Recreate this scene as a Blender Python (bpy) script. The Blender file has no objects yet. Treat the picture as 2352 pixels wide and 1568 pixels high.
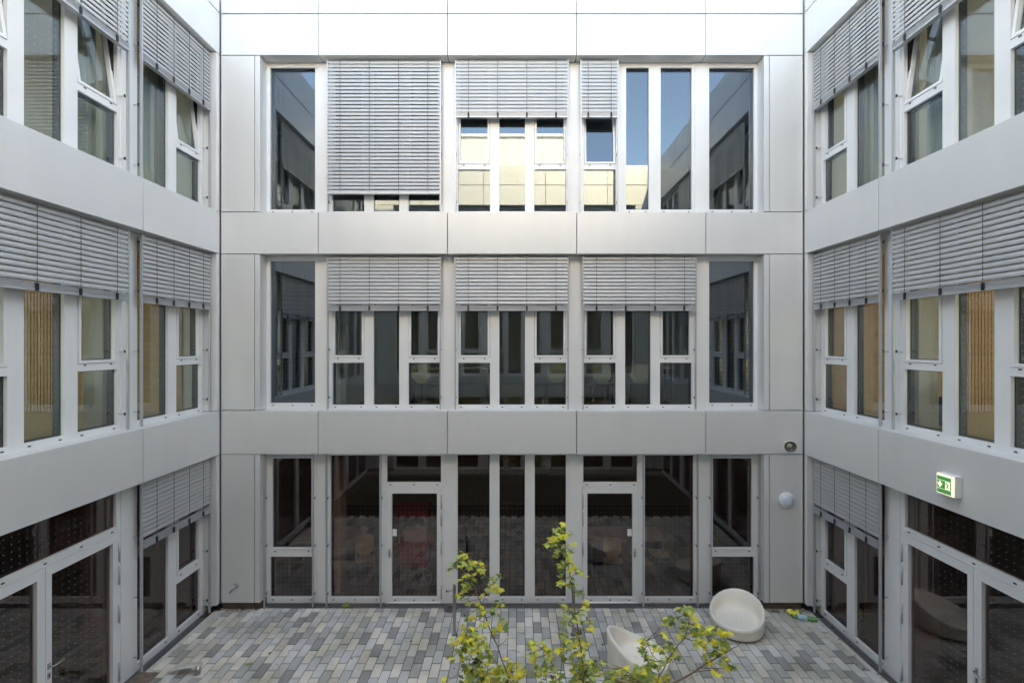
import bpy, math, random
from mathutils import Vector, Matrix, noise
random.seed(7)
scene = bpy.context.scene
R = math.radians

# ------------------------------------------------------------------ camera, sky, sun, exposure
CAMX, CAMZ, FPX, DB = 0.0917, 5.10, 1075.0, 8.96
cam_data = bpy.data.cameras.new('camera')
cam = bpy.data.objects.new('camera', cam_data)
scene.collection.objects.link(cam)
scene.camera = cam
cam.location = (CAMX, 0.0, CAMZ)
cam.rotation_euler = (R(90), 0, 0)
cam_data.sensor_width = 36
cam_data.lens = FPX / 2352 * 36
cam_data.shift_x = -11 / 2352
cam_data.shift_y = 4.5 / 2352
cam_data.clip_start = 0.02
cam_data.clip_end = 2000

SUN_EL, SUN_AZ = 38.0, 14.0          # azimuth measured from +Y towards +X
world = bpy.data.worlds.new('World')
scene.world = world
world.use_nodes = True
wn = world.node_tree.nodes
bg = wn['Background']
sky = wn.new('ShaderNodeTexSky')
sky.sky_type = 'NISHITA'
sky.sun_disc = False
sky.sun_elevation = R(SUN_EL)
sky.sun_rotation = R(SUN_AZ)
sky.air_density = 1.0
sky.dust_density = 1.8
sky.ozone_density = 8.0
world.node_tree.links.new(sky.outputs[0], bg.inputs[0])
bg.inputs[1].default_value = 0.15

sd = bpy.data.lights.new('sun', 'SUN')
sun = bpy.data.objects.new('sun', sd)
scene.collection.objects.link(sun)
sd.energy = 2.0
sd.angle = R(0.5)
sd.color = (1.0, 0.995, 0.985)
sdir = Vector((math.sin(R(SUN_AZ)) * math.cos(R(SUN_EL)), math.cos(R(SUN_AZ)) * math.cos(R(SUN_EL)), math.sin(R(SUN_EL))))
sun.rotation_euler = sdir.to_track_quat('Z', 'Y').to_euler()
sun.location = (0, 0, 30)

vs = scene.view_settings
vs.view_transform = 'Standard'
vs.look = 'None'
vs.gamma = 1.0
vs.use_curve_mapping = False
vs.exposure = 3.62
vs.use_white_balance = True
vs.white_balance_temperature = 15500
vs.white_balance_tint = 10
scene.cycles.max_bounces = 16
scene.cycles.diffuse_bounces = 12
scene.cycles.glossy_bounces = 8
scene.cycles.transparent_max_bounces = 16
scene.cycles.use_denoising = True

# ------------------------------------------------------------------ materials
def mat(name, col, rough=0.5, metal=0.0, noise_amt=0.0, noise_scale=20.0, bump=0.0, bump_scale=60.0, spec=0.5, detail=4.0):
    m = bpy.data.materials.new(name)
    m.use_nodes = True
    nt = m.node_tree
    b = nt.nodes['Principled BSDF']
    b.inputs['Base Color'].default_value = (*col, 1)
    b.inputs['Roughness'].default_value = rough
    b.inputs['Metallic'].default_value = metal
    b.inputs['Specular IOR Level'].default_value = spec
    if noise_amt or bump:
        tc = nt.nodes.new('ShaderNodeTexCoord')
    if noise_amt:
        n = nt.nodes.new('ShaderNodeTexNoise')
        n.inputs['Scale'].default_value = noise_scale
        n.inputs['Detail'].default_value = detail
        nt.links.new(tc.outputs['Object'], n.inputs['Vector'])
        r = nt.nodes.new('ShaderNodeValToRGB')
        r.color_ramp.elements[0].position = 0.3
        r.color_ramp.elements[1].position = 0.7
        r.color_ramp.elements[0].color = (*[c * (1 - noise_amt) for c in col], 1)
        r.color_ramp.elements[1].color = (*[min(1, c * (1 + noise_amt)) for c in col], 1)
        nt.links.new(n.outputs['Fac'], r.inputs['Fac'])
        nt.links.new(r.outputs['Color'], b.inputs['Base Color'])
    if bump:
        n2 = nt.nodes.new('ShaderNodeTexNoise')
        n2.inputs['Scale'].default_value = bump_scale
        n2.inputs['Detail'].default_value = 3
        nt.links.new(tc.outputs['Object'], n2.inputs['Vector'])
        bp = nt.nodes.new('ShaderNodeBump')
        bp.inputs['Strength'].default_value = bump
        bp.inputs['Distance'].default_value = 0.01
        nt.links.new(n2.outputs['Fac'], bp.inputs['Height'])
        nt.links.new(bp.outputs['Normal'], b.inputs['Normal'])
    return m

M_ALU = mat('silver_panel', (0.70, 0.70, 0.70), 0.40, 0.22, 0.015, 0.8, 0.07, 1.1)
def panel_variation(m):
    nt = m.node_tree; b = nt.nodes['Principled BSDF']; L = nt.links.new
    src = b.inputs['Base Color'].links[0].from_socket
    oi = nt.nodes.new('ShaderNodeObjectInfo'); tc = nt.nodes.new('ShaderNodeTexCoord')
    mp = nt.nodes.new('ShaderNodeMapping'); mp.inputs['Scale'].default_value = (3.5, 3.5, 0.3)
    n = nt.nodes.new('ShaderNodeTexNoise'); n.inputs['Scale'].default_value = 1.0; n.inputs['Detail'].default_value = 5
    L(tc.outputs['Object'], mp.inputs[0]); L(mp.outputs[0], n.inputs['Vector'])
    r = nt.nodes.new('ShaderNodeMapRange'); r.inputs[1].default_value = 0.35; r.inputs[2].default_value = 0.65; r.inputs[3].default_value = 0.975; r.inputs[4].default_value = 1.0
    L(n.outputs['Fac'], r.inputs[0])
    r2 = nt.nodes.new('ShaderNodeMapRange'); r2.inputs[3].default_value = 0.955; r2.inputs[4].default_value = 1.0
    L(oi.outputs['Random'], r2.inputs[0])
    mu = nt.nodes.new('ShaderNodeMath'); mu.operation = 'MULTIPLY'; L(r.outputs[0], mu.inputs[0]); L(r2.outputs[0], mu.inputs[1])
    vm = nt.nodes.new('ShaderNodeVectorMath'); vm.operation = 'SCALE'; L(src, vm.inputs[0]); L(mu.outputs[0], vm.inputs['Scale'])
    L(vm.outputs[0], b.inputs['Base Color'])
panel_variation(M_ALU)
M_FRAME = mat('silver_frame', (0.75, 0.75, 0.75), 0.45, 0.1, 0.015, 3.0)
M_SLAT = mat('slat_metal', (0.47, 0.475, 0.48), 0.45, 0.3, 0.02, 6.0)
M_RAIL = mat('rail_metal', (0.46, 0.47, 0.49), 0.38, 0.4)
M_SOFFIT = mat('soffit_metal', (0.30, 0.31, 0.33), 0.45, 0.5)
M_DARK = mat('black_plastic', (0.012, 0.012, 0.013), 0.55)
M_CORE = mat('backing_membrane', (0.03, 0.03, 0.032), 0.9)
M_INNER = mat('inner_frame_paint', (0.035, 0.026, 0.024), 0.5)
M_GASKET = mat('rubber_gasket', (0.015, 0.014, 0.014), 0.6)
M_STEEL = mat('stainless_steel', (0.45, 0.44, 0.42), 0.28, 1.0, 0.05, 12)
M_PLINTH = mat('brown_plinth', (0.10, 0.07, 0.055), 0.8, 0, 0.3, 12)
M_WALLIN = mat('interior_plaster', (0.62, 0.60, 0.55), 0.9)
M_CEIL = mat('ceiling_paint', (0.7, 0.7, 0.68), 0.9)
M_FLOOR_Y = mat('ochre_floor', (0.50, 0.36, 0.13), 0.35, 0, 0.08, 8)
M_FLOOR_G = mat('brown_grey_floor', (0.10, 0.085, 0.08), 0.4, 0, 0.08, 8)
M_WOOD = mat('oak_panel', (0.46, 0.25, 0.11), 0.5, 0, 0.15, 6)
M_CURT = mat('cream_curtain', (0.60, 0.58, 0.47), 0.9)
M_CHAIRIN = mat('pale_shell', (0.62, 0.62, 0.45), 0.4)
M_TABLE = mat('white_table_top', (0.75, 0.77, 0.74), 0.3)
M_RED = mat('red_paint', (0.45, 0.02, 0.02), 0.4)
M_TUB = mat('cream_plastic', (0.84, 0.78, 0.69), 0.5, 0, 0.04, 3, 0.05, 200)
M_WHITE = mat('white_plastic', (0.75, 0.75, 0.73), 0.4)
M_HORN = mat('ivory_plastic', (0.74, 0.72, 0.65), 0.45)
M_BARK = mat('young_bark', (0.26, 0.16, 0.10), 0.8, 0, 0.25, 40)
M_DRAIN = mat('galvanised_grate', (0.30, 0.31, 0.32), 0.45, 0.8)
M_ASPH = mat('outer_ground', (0.12, 0.12, 0.11), 0.9, 0, 0.2, 0.5)
M_GRAVEL = mat('gravel_stone', (0.32, 0.30, 0.27), 0.9, 0, 0.5, 60, 0.5, 60)
M_SOIL = mat('planting_soil', (0.05, 0.035, 0.022), 0.95, 0, 0.4, 20)
M_SHRUB = mat('shrub_leaf', (0.045, 0.075, 0.022), 0.6, 0, 0.3, 9)
M_SAND = mat('joint_sand', (0.028, 0.027, 0.022), 0.95, 0, 0.4, 7)
M_BOTTLE = mat('green_bottle', (0.10, 0.30, 0.10), 0.15)
M_BLUEPRINT = mat('bottle_label', (0.35, 0.6, 0.65), 0.4, 0, 0.3, 60)
M_YEL = mat('yellow_wrapper', (0.85, 0.75, 0.10), 0.5, 0, 0.2, 60)
M_BROWNLEAF = mat('fallen_leaf', (0.30, 0.12, 0.04), 0.7, 0, 0.3, 30)
M_STONE = mat('edge_kerb_stone', (0.5, 0.48, 0.44), 0.9, 0, 0.1, 60)

def glass(name, dots, r0=0.06, tint=(0.78, 0.81, 0.79), refl=(0.76, 0.90, 1.0)):
    m = bpy.data.materials.new(name)
    m.use_nodes = True
    nt = m.node_tree
    nt.nodes.clear()
    out = nt.nodes.new('ShaderNodeOutputMaterial')
    tr = nt.nodes.new('ShaderNodeBsdfTransparent')
    tr.inputs[0].default_value = (*tint, 1)
    gl = nt.nodes.new('ShaderNodeBsdfGlossy')
    gl.inputs['Roughness'].default_value = 0.0
    gl.inputs[0].default_value = (*refl, 1)
    ge = nt.nodes.new('ShaderNodeNewGeometry')
    dt = nt.nodes.new('ShaderNodeVectorMath'); dt.operation = 'DOT_PRODUCT'
    nt.links.new(ge.outputs['Incoming'], dt.inputs[0]); nt.links.new(ge.outputs['Normal'], dt.inputs[1])
    ab0 = nt.nodes.new('ShaderNodeMath'); ab0.operation = 'ABSOLUTE'
    nt.links.new(dt.outputs['Value'], ab0.inputs[0])
    om = nt.nodes.new('ShaderNodeMath'); om.operation = 'SUBTRACT'; om.inputs[0].default_value = 1.0; om.use_clamp = True
    nt.links.new(ab0.outputs[0], om.inputs[1])
    fr = nt.nodes.new('ShaderNodeMath'); fr.operation = 'POWER'; fr.inputs[1].default_value = 5.0
    nt.links.new(om.outputs[0], fr.inputs[0])
    ma = nt.nodes.new('ShaderNodeMath'); ma.operation = 'MULTIPLY_ADD'
    ma.inputs[1].default_value = 0.9; ma.inputs[2].default_value = r0 + 0.035
    ma.use_clamp = True
    mx = nt.nodes.new('ShaderNodeMixShader')
    L = nt.links.new
    L(fr.outputs[0], ma.inputs[0]); L(ma.outputs[0], mx.inputs[0]); L(tr.outputs[0], mx.inputs[1]); L(gl.outputs[0], mx.inputs[2])
    last = mx
    if dots:
        tc = nt.nodes.new('ShaderNodeTexCoord')
        sp = nt.nodes.new('ShaderNodeSeparateXYZ')
        L(tc.outputs['Object'], sp.inputs[0])
        ds = []
        for k in (0, 2):
            a = nt.nodes.new('ShaderNodeMath'); a.operation = 'WRAP'
            a.inputs[1].default_value = 0.044; a.inputs[2].default_value = -0.044
            L(sp.outputs[k], a.inputs[0])
            p = nt.nodes.new('ShaderNodeMath'); p.operation = 'POWER'; p.inputs[1].default_value = 2
            ab = nt.nodes.new('ShaderNodeMath'); ab.operation = 'ABSOLUTE'
            L(a.outputs[0], ab.inputs[0]); L(ab.outputs[0], p.inputs[0])
            ds.append(p)
        ad = nt.nodes.new('ShaderNodeMath'); ad.operation = 'ADD'
        L(ds[0].outputs[0], ad.inputs[0]); L(ds[1].outputs[0], ad.inputs[1])
        lt = nt.nodes.new('ShaderNodeMath'); lt.operation = 'LESS_THAN'; lt.inputs[1].default_value = 0.0048 ** 2
        L(ad.outputs[0], lt.inputs[0])
        df = nt.nodes.new('ShaderNodeBsdfDiffuse'); df.inputs[0].default_value = (0.42, 0.44, 0.45, 1)
        m2 = nt.nodes.new('ShaderNodeMixShader')
        L(lt.outputs[0], m2.inputs[0]); L(mx.outputs[0], m2.inputs[1]); L(df.outputs[0], m2.inputs[2])
        last = m2
    L(last.outputs[0], out.inputs[0])
    return m
G_DOT = glass('dotted_glass', True)
G_IN = glass('inner_glass', False, 0.03)
G_TOP = glass('upper_floor_glass', True, 0.085, (0.55, 0.60, 0.62), (0.72, 0.87, 1.0))
G_GND = glass('ground_floor_glass', True, 0.085, (0.72, 0.60, 0.57), (0.95, 0.88, 0.86))
G_GIN = glass('ground_floor_inner_glass', False, 0.02, (0.74, 0.62, 0.59))
G_COAT = glass('coated_glass', True, 0.16, (0.20, 0.22, 0.28))

def emit(name, col, s):
    m = bpy.data.materials.new(name); m.use_nodes = True
    b = m.node_tree.nodes['Principled BSDF']
    b.inputs['Base Color'].default_value = (*col, 1)
    b.inputs['Emission Color'].default_value = (*col, 1)
    b.inputs['Emission Strength'].default_value = s
    return m

# ------------------------------------------------------------------ mesh helpers
class MB:
    def __init__(s):
        s.v = []; s.f = []; s.m = []; s.mats = []; s.sm = []
    def mi(s, m):
        if m not in s.mats: s.mats.append(m)
        return s.mats.index(m)
    def add(s, vs, fs, m, smooth=False):
        o = len(s.v); s.v += [tuple(x) for x in vs]
        k = s.mi(m)
        for f in fs:
            s.f.append([i + o for i in f]); s.m.append(k); s.sm.append(smooth)
        return s
    def box(s, a0, a1, b0, b1, c0, c1, m, ch=0.0):
        if a0 > a1: a0, a1 = a1, a0
        if b0 > b1: b0, b1 = b1, b0
        if c0 > c1: c0, c1 = c1, c0
        v = [(a0, b0, c0), (a1, b0, c0), (a1, b1, c0), (a0, b1, c0), (a0, b0, c1), (a1, b0, c1), (a1, b1, c1), (a0, b1, c1)]
        f = [(0, 3, 2, 1), (4, 5, 6, 7), (0, 1, 5, 4), (1, 2, 6, 5), (2, 3, 7, 6), (3, 0, 4, 7)]
        return s.add(v, f, m)
    def cbox(s, a0, a1, b0, b1, c0, c1, m, ch=0.006):
        """box whose front face (low b) has chamfered edges"""
        v = [(a0, b1, c0), (a1, b1, c0), (a1, b1, c1), (a0, b1, c1),
             (a0, b0 + ch, c0), (a1, b0 + ch, c0), (a1, b0 + ch, c1), (a0, b0 + ch, c1),
             (a0 + ch, b0, c0 + ch), (a1 - ch, b0, c0 + ch), (a1 - ch, b0, c1 - ch), (a0 + ch, b0, c1 - ch)]
        f = [(0, 3, 2, 1), (8, 9, 10, 11)]
        for i in range(4):
            j = (i + 1) % 4
            f.append((i, j, 4 + j, 4 + i)); f.append((4 + i, 4 + j, 8 + j, 8 + i))
        return s.add(v, f, m)
    def tube(s, pts, rad, m, n=8, cap=True):
        pts = [Vector(p) for p in pts]
        rr = rad if isinstance(rad, (list, tuple)) else [rad] * len(pts)
        vs = []; fs = []
        ref = Vector((0, 0, 1))
        for i, p in enumerate(pts):
            t = (pts[min(i + 1, len(pts) - 1)] - pts[max(i - 1, 0)]).normalized()
            if abs(t.dot(ref)) > 0.95: ref2 = Vector((1, 0, 0))
            else: ref2 = ref
            x = t.cross(ref2).normalized(); y = t.cross(x).normalized()
            for k in range(n):
                a = 2 * math.pi * k / n
                vs.append(p + x * math.cos(a) * rr[i] + y * math.sin(a) * rr[i])
        for i in range(len(pts) - 1):
            for k in range(n):
                k2 = (k + 1) % n
                fs.append((i * n + k, i * n + k2, (i + 1) * n + k2, (i + 1) * n + k))
        if cap:
            fs.append(tuple(range(n))[::-1]); fs.append(tuple((len(pts) - 1) * n + k for k in range(n)))
        return s.add(vs, fs, m, True)
    def lathe(s, prof, m, n=32, M=None, smooth=True):
        vs = []; fs = []
        for (r, z) in prof:
            for k in range(n):
                a = 2 * math.pi * k / n
                p = Vector((r * math.cos(a), r * math.sin(a), z))
                vs.append(M @ p if M else p)
        for i in range(len(prof) - 1):
            for k in range(n):
                k2 = (k + 1) % n
                fs.append((i * n + k, i * n + k2, (i + 1) * n + k2, (i + 1) * n + k))
        return s.add(vs, fs, m, smooth)
    def xf(s, M):
        s.v = [tuple(M @ Vector(p)) for p in s.v]; return s
    def mesh(s, name):
        me = bpy.data.meshes.new(name)
        me.from_pydata(s.v, [], s.f)
        for m in s.mats: me.materials.append(m)
        me.polygons.foreach_set('material_index', s.m)
        me.polygons.foreach_set('use_smooth', s.sm)
        me.update()
        return me
    def build(s, name, parent=None):
        return link(s.mesh(name), name, parent)

def link(me, name, parent=None, loc=(0, 0, 0), rot=(0, 0, 0), scl=(1, 1, 1)):
    o = bpy.data.objects.new(name, me)
    scene.collection.objects.link(o)
    if parent: o.parent = parent
    o.location = loc; o.rotation_euler = rot; o.scale = scl
    return o
def tag(o, label=None, cat=None, group=None, kind=None):
    if label: o['label'] = label
    if cat: o['category'] = cat
    if group: o['group'] = group
    if kind: o['kind'] = kind
    return o
def empty(name, loc=(0, 0, 0), rz=0.0):
    o = bpy.data.objects.new(name, None)
    scene.collection.objects.link(o)
    o.location = loc; o.rotation_euler = (0, 0, rz)
    o.empty_display_size = 0.2
    return o

# ------------------------------------------------------------------ facades
HW = 5.5875                      # half width of the courtyard
Y_FRONT = -0.15
BAY = 2.475
T0 = 1.84
class Fac:
    def __init__(s, name, ox, oy, rz, sg, label):
        s.o = empty(name, (ox, oy, 0), rz)
        tag(s.o, label, 'facade')
        s.rz = rz; s.sg = sg; s.ox = ox; s.oy = oy
    def W(s, a, d, z):
        u = s.sg * a
        c, n = math.cos(s.rz), math.sin(s.rz)
        return (s.ox + c * u - n * d, s.oy + n * u + c * d, z)
    def bx(s, a0, a1):
        return (a0, a1) if s.sg > 0 else (-a1, -a0)
back = Fac('building_facade', 0, DB, 0, 1, 'far facade of silver panels facing the viewer, with two glass doors below')
left = Fac('building_facade', -HW, DB, R(90), -1, 'left side facade of silver panels, its double door running off the left edge')
right = Fac('building_facade', HW, DB, R(-90), 1, 'right side facade of silver panels carrying the green exit sign')
front = Fac('building_facade', 0, Y_FRONT, R(180), 1, 'opposite facade of silver panels, seen only as reflection in the glass')
ROWS = [(0, 2.975), (3.817, 6.808), (7.617, 10.608)]
BANDS = [(2.975, 3.817), (6.808, 7.617), (10.608, 11.40), (11.408, 12.20)]
PT = 0.26
G = 0.007

def panel(fac, a0, a1, z0, z1, d0=0.0, d1=PT):
    u0, u1 = fac.bx(a0, a1)
    dz = random.uniform(-0.0015, 0.0015)
    MB().cbox(u0 + G, u1 - G, d0 + dz, d1, z0 + G, z1 - G, M_ALU, 0.004).build('cladding_panel', fac.o)

def grid_frame(mb, a0, a1, z0, z1, holes, d0, d1, m):
    """flat frame with rectangular openings, real depth"""
    xs = sorted(set([a0, a1] + [h[0] for h in holes] + [h[1] for h in holes]))
    zs = sorted(set([z0, z1] + [h[2] for h in holes] + [h[3] for h in holes]))
    def solid(i, j):
        if i < 0 or j < 0 or i >= len(xs) - 1 or j >= len(zs) - 1: return False
        x = (xs[i] + xs[i + 1]) / 2; z = (zs[j] + zs[j + 1]) / 2
        return not any(h[0] < x < h[1] and h[2] < z < h[3] for h in holes)
    for i in range(len(xs) - 1):
        for j in range(len(zs) - 1):
            if not solid(i, j): continue
            x0, x1, y0, y1 = xs[i], xs[i + 1], zs[j], zs[j + 1]
            mb.add([(x0, d0, y0), (x1, d0, y0), (x1, d0, y1), (x0, d0, y1)], [(0, 1, 2, 3)], m)
            mb.add([(x0, d1, y0), (x1, d1, y0), (x1, d1, y1), (x0, d1, y1)], [(3, 2, 1, 0)], m)
            if not solid(i - 1, j): mb.add([(x0, d0, y0), (x0, d0, y1), (x0, d1, y1), (x0, d1, y0)], [(0, 1, 2, 3)], m)
            if not solid(i + 1, j): mb.add([(x1, d0, y0), (x1, d1, y0), (x1, d1, y1), (x1, d0, y1)], [(0, 1, 2, 3)], m)
            if not solid(i, j - 1): mb.add([(x0, d0, y0), (x0, d1, y0), (x1, d1, y0), (x1, d0, y0)], [(0, 1, 2, 3)], m)
            if not solid(i, j + 1): mb.add([(x0, d0, y1), (x1, d0, y1), (x1, d1, y1), (x0, d1, y1)], [(0, 1, 2, 3)], m)
    return mb

FD = 0.25      # frame face depth
def pane(fac, parent, h, tilt=None, coat=False, d=None):
    d = FD + 0.038 if d is None else d
    u0, u1, z0, z1 = h
    mb = MB()
    e = 0.006
    v = [(u0 - e, d, z0 - e), (u1 + e, d, z0 - e), (u1 + e, d, z1 + e), (u0 - e, d, z1 + e)]
    v2 = [(x, d + 0.022, z) for x, _, z in v]
    gnd = z1 < 3.0
    mb.add(v, [(0, 1, 2, 3)], G_COAT if coat else G_GND if gnd else G_TOP if (fac is back and z0 > 7.6) else G_DOT)
    mb.add(v2, [(3, 2, 1, 0)], G_GIN if gnd else G_IN)
    mb.add(v + v2, [(0, 4, 5, 1), (1, 5, 6, 2), (2, 6, 7, 3), (3, 7, 4, 0)], M_GASKET)
    if tilt: mb.xf(tilt)
    return mb.build('pane', parent)

cap_mesh = MB().box(-0.017, 0.017, -0.004, 0.004, -0.008, 0.008, M_DARK).mesh('drain_cap')

def window(fac, outer, lights, caps=True, coat=False, name='window'):
    """outer=(a0,a1,z0,z1); lights=[(a0,a1,z0,z1,kind,tilt_deg)] glass rectangles"""
    A0, A1 = fac.bx(outer[0], outer[1]); Z0, Z1 = outer[2], outer[3]
    holes = []; inner = []
    items = []
    for L in lights:
        a0, a1, z0, z1, kind = L[:5]
        tl = L[5] if len(L) > 5 else 0
        u0, u1 = fac.bx(a0, a1)
        if kind == 'sash':
            e = 0.047
            holes.append((u0 - e, u1 + e, z0 - e, z1 + e))
        else:
            holes.append((u0, u1, z0, z1))
        items.append((u0, u1, z0, z1, kind, tl))
        inner.append((u0 + 0.01, u1 - 0.01, z0 + 0.01, z1 - 0.01))
    w = grid_frame(MB(), A0, A1, Z0, Z1, holes, FD, FD + 0.05, M_FRAME).build(name, fac.o)
    ih = [h for h, it in zip(inner, items)]
    # inner dark frame behind the glass
    grid_frame(MB(), A0, A1, Z0, Z1, [(h[0] - 0.035, h[1] + 0.035, h[2] - 0.03, h[3] + 0.03) if it[5] else h for h, it in zip(inner, items)], FD + 0.062, FD + 0.15, M_INNER).build('inner_frame', w)
    for it in items:
        u0, u1, z0, z1, kind, tl = it
        T = None
        if kind == 'sash':
            e = 0.040
            if tl:
                zz = z0 - e
                T = Matrix.Translation((0, FD + 0.01, zz)) @ Matrix.Rotation(R(-tl), 4, 'X') @ Matrix.Translation((0, -FD - 0.01, -zz))
            mb = grid_frame(MB(), u0 - e, u1 + e, z0 - e, z1 + e, [(u0, u1, z0, z1)], FD - 0.008, FD + 0.052, M_FRAME)
            if T: mb.xf(T)
            mb.build('sash', w)
        pane(fac, w, (u0, u1, z0, z1), T, coat)
        if caps:
            n = 3 if (u1 - u0) > 0.8 else 2
            zc = z0 - (0.045 if kind == 'fixed' else 0.066)
            for k in range(n):
                uu = u0 + 0.06 + (u1 - u0 - 0.12) * k / (n - 1)
                link(cap_mesh, 'drain_cap', w, (uu, FD - 0.003, zc))
    return w

def sfs(c, zb, tilts=(0, 0)):
    return [(c - 1.063, c - 0.435, zb + 0.095, zb + 0.92, 'fixed'), (c - 1.012, c - 0.482, zb + 1.068, zb + 2.90, 'sash', tilts[0]),
            (c - 0.252, c + 0.252, zb + 0.095, zb + 2.92, 'fixed'),
            (c + 0.435, c + 1.063, zb + 0.095, zb + 0.92, 'fixed'), (c + 0.482, c + 1.012, zb + 1.068, zb + 2.90, 'sash', tilts[1])]

rail_meshes = {}
def guide_rail(fac, parent, u, z0, z1, d=0.115):
    """vertical blind guide with brackets; parent local coordinates"""
    mb = MB().box(u - 0.012, u + 0.012, d - 0.018, d + 0.018, z0, z1, M_RAIL)
    z = z0 + 0.22
    while z < z1 - 0.2:
        mb.box(u - 0.006, u + 0.006, d + 0.018, FD + 0.004, z, z + 0.016, M_RAIL)
        mb.box(u - 0.015, u + 0.015, d + 0.03, d + 0.05, z - 0.008, z + 0.03, M_DARK)
        z += 0.93
    return mb.build('guide_rail', parent)

slat_cache = {}
def slat_mesh(w, th):
    k = (round(w, 3), th)
    if k in slat_cache: return slat_cache[k]
    mb = MB(); c = 0.080; n = 6
    pts = []
    for i in range(n + 1):
        s = i / n - 0.5
        y = s * c; z = 0.014 * (1 - 4 * s * s)
        if i == 0: z -= 0.002
        if i == n: z -= 0.002
        a = R(th)
        # outer edge (y<0) lower
        pts.append((y * math.cos(a) - z * math.sin(a) * 1.0, y * math.sin(a) + z * math.cos(a)))
    vs = []; t = 0.0012
    for (y, z) in pts: vs += [(-w / 2, y, z), (w / 2, y, z), (-w / 2, y, z - t), (w / 2, y, z - t)]
    fs = []
    for i in range(n):
        a, b = i * 4, i * 4 + 4
        fs += [(a, a + 1, b + 1, b), (a + 2, b + 2, b + 3, a + 3), (a, b, b + 2, a + 2), (a + 1, a + 3, b + 3, b + 1)]
    fs += [(0, 2, 3, 1), (n * 4, n * 4 + 1, n * 4 + 3, n * 4 + 2)]
    mb.add(vs, fs, M_SLAT, False)
    slat_cache[k] = mb.mesh('slat')
    return slat_cache[k]

clip_mesh = MB().box(-0.017, 0.017, -0.052, 0.0, -0.005, 0.085, M_DARK).mesh('clip')
rail_cache = {}
def blind(fac, a0, a1, ztop, zbot, label, th=72, rails=(1, 1), zfloor=None, clips=True, cords=None, group='exterior venetian blinds'):
    """thing: blind between a0..a1 hanging from ztop to zbot"""
    D = 0.115
    c = (a0 + a1) / 2; w = abs(a1 - a0) - 0.03
    e = empty('venetian_blind', fac.W(c, D, ztop), fac.rz)
    tag(e, label, 'blind', group)
    H = ztop - zbot
    stack = 0.115 if clips else 0.04
    pitch = 0.0715
    sm = slat_mesh(w, th)
    z = -0.035
    n = 0
    while z > -(H - stack) + 0.02:
        link(sm, 'slat', e, (random.uniform(-.0015, .0015), 0, z), (R(random.uniform(-1.0, 1.0)), 0, 0)); z -= pitch; n += 1
    # bottom rail with the bunched slats above it
    k = (round(w, 3), clips)
    if k not in rail_cache:
        mb = MB()
        mb.box(-w / 2, w / 2, -0.040, 0.038, 0.0, 0.028, M_RAIL)
        if clips:
            for i in range(5):
                zz = 0.034 + i * 0.0155
                mb.add([(-w / 2, -0.040 + 0.002 * (i % 2), zz), (w / 2, -0.040 + 0.002 * (i % 2), zz), (w / 2, 0.0, zz + 0.012), (-w / 2, 0.0, zz + 0.012), (w / 2, 0.040, zz), (-w / 2, 0.040, zz),
                        (-w / 2, -0.040, zz + 0.008), (w / 2, -0.040, zz + 0.008)],
                       [(0, 1, 7, 6), (6, 7, 2, 3), (3, 2, 4, 5)], M_RAIL)
            mb.box(-w / 2 + 0.002, w / 2 - 0.002, -0.034, 0.034, 0.028, 0.104, M_RAIL)
        rail_cache[k] = mb.mesh('bottom_rail')
    link(rail_cache[k], 'bottom_rail', e, (0, 0, -H))
    wide = w > 1.2
    if cords is None:
        cords = [-w / 2 + 0.24 + (w - 0.46) * i / 3 for i in range(4)] if wide else [-w / 2 + 0.12, w / 2 - 0.12]
    for x in cords:
        mb = MB().box(x - 0.0025, x + 0.0025, -0.047, -0.0445, -H + 0.06, -0.01, M_DARK)
        zz = -0.035
        while zz > -(H - stack) + 0.02:
            mb.box(x - 0.008, x + 0.006, -0.0495, -0.0445, zz - 0.030, zz - 0.021, M_DARK); zz -= pitch
        mb.build('ladder_cord', e)
        if clips: link(clip_mesh, 'clip', e, (x, 0, -H + 0.008))
    zf = ztop - 3.0 if zfloor is None else zfloor
    for side, on in ((-1, rails[0]), (1, rails[1])):
        if on:
            guide_rail(fac, e, side * (abs(a1 - a0) / 2), zf - ztop, -0.0, 0.0)
    return e

def facade_shell(fac, a0, a1, joints, open0, open1, skip_last=False):
    """bands, corner panels and structure. a0..a1 facade extent, open0..open1 opening extent"""
    js = [a0] + joints + [a1]
    for (z0, z1) in BANDS:
        for i in range(len(js) - 1):
            panel(fac, js[i], js[i + 1], z0, z1)

def piers(fac, centres, rows=ROWS):
    for c in centres:
        for r, (z0, z1) in enumerate(rows):
            u = fac.sg * c
            zb = z0 if r else 0.02
            MB().cbox(u - 0.122, u + 0.122, FD - 0.012, FD + 0.20, zb - 0.02, z1 - 0.004, M_FRAME, 0.004).build('pier', fac.o)

# ---- back facade
J = [-3.7125, -1.2375, 1.2375, 3.7125]
facade_shell(back, -HW + 0.012, HW - 0.012, J, -4.82, 4.82)
facade_shell(front, -HW + 0.012, HW - 0.012, J, -4.82, 4.82)
for fc in (back, front):
    for r, (z0, z1) in enumerate(ROWS):
        for s in (-1, 1):
            zz = 0.133 if r == 0 else z0
            a, b = sorted((s * (HW - 0.012), s * 4.93)); panel(fc, a, b, zz, z1)
            a, b = sorted((s * 4.93, s * 4.82)); panel(fc, a, b, zz, z1)
    piers(fc, J)
    for s in (-1, 1):
        a, b = sorted((s * (HW - 0.02), s * 4.83))
        MB().box(a, b, 0.045, PT, 0.0, 0.13, M_PLINTH).build('plinth', fc.o)

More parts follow.
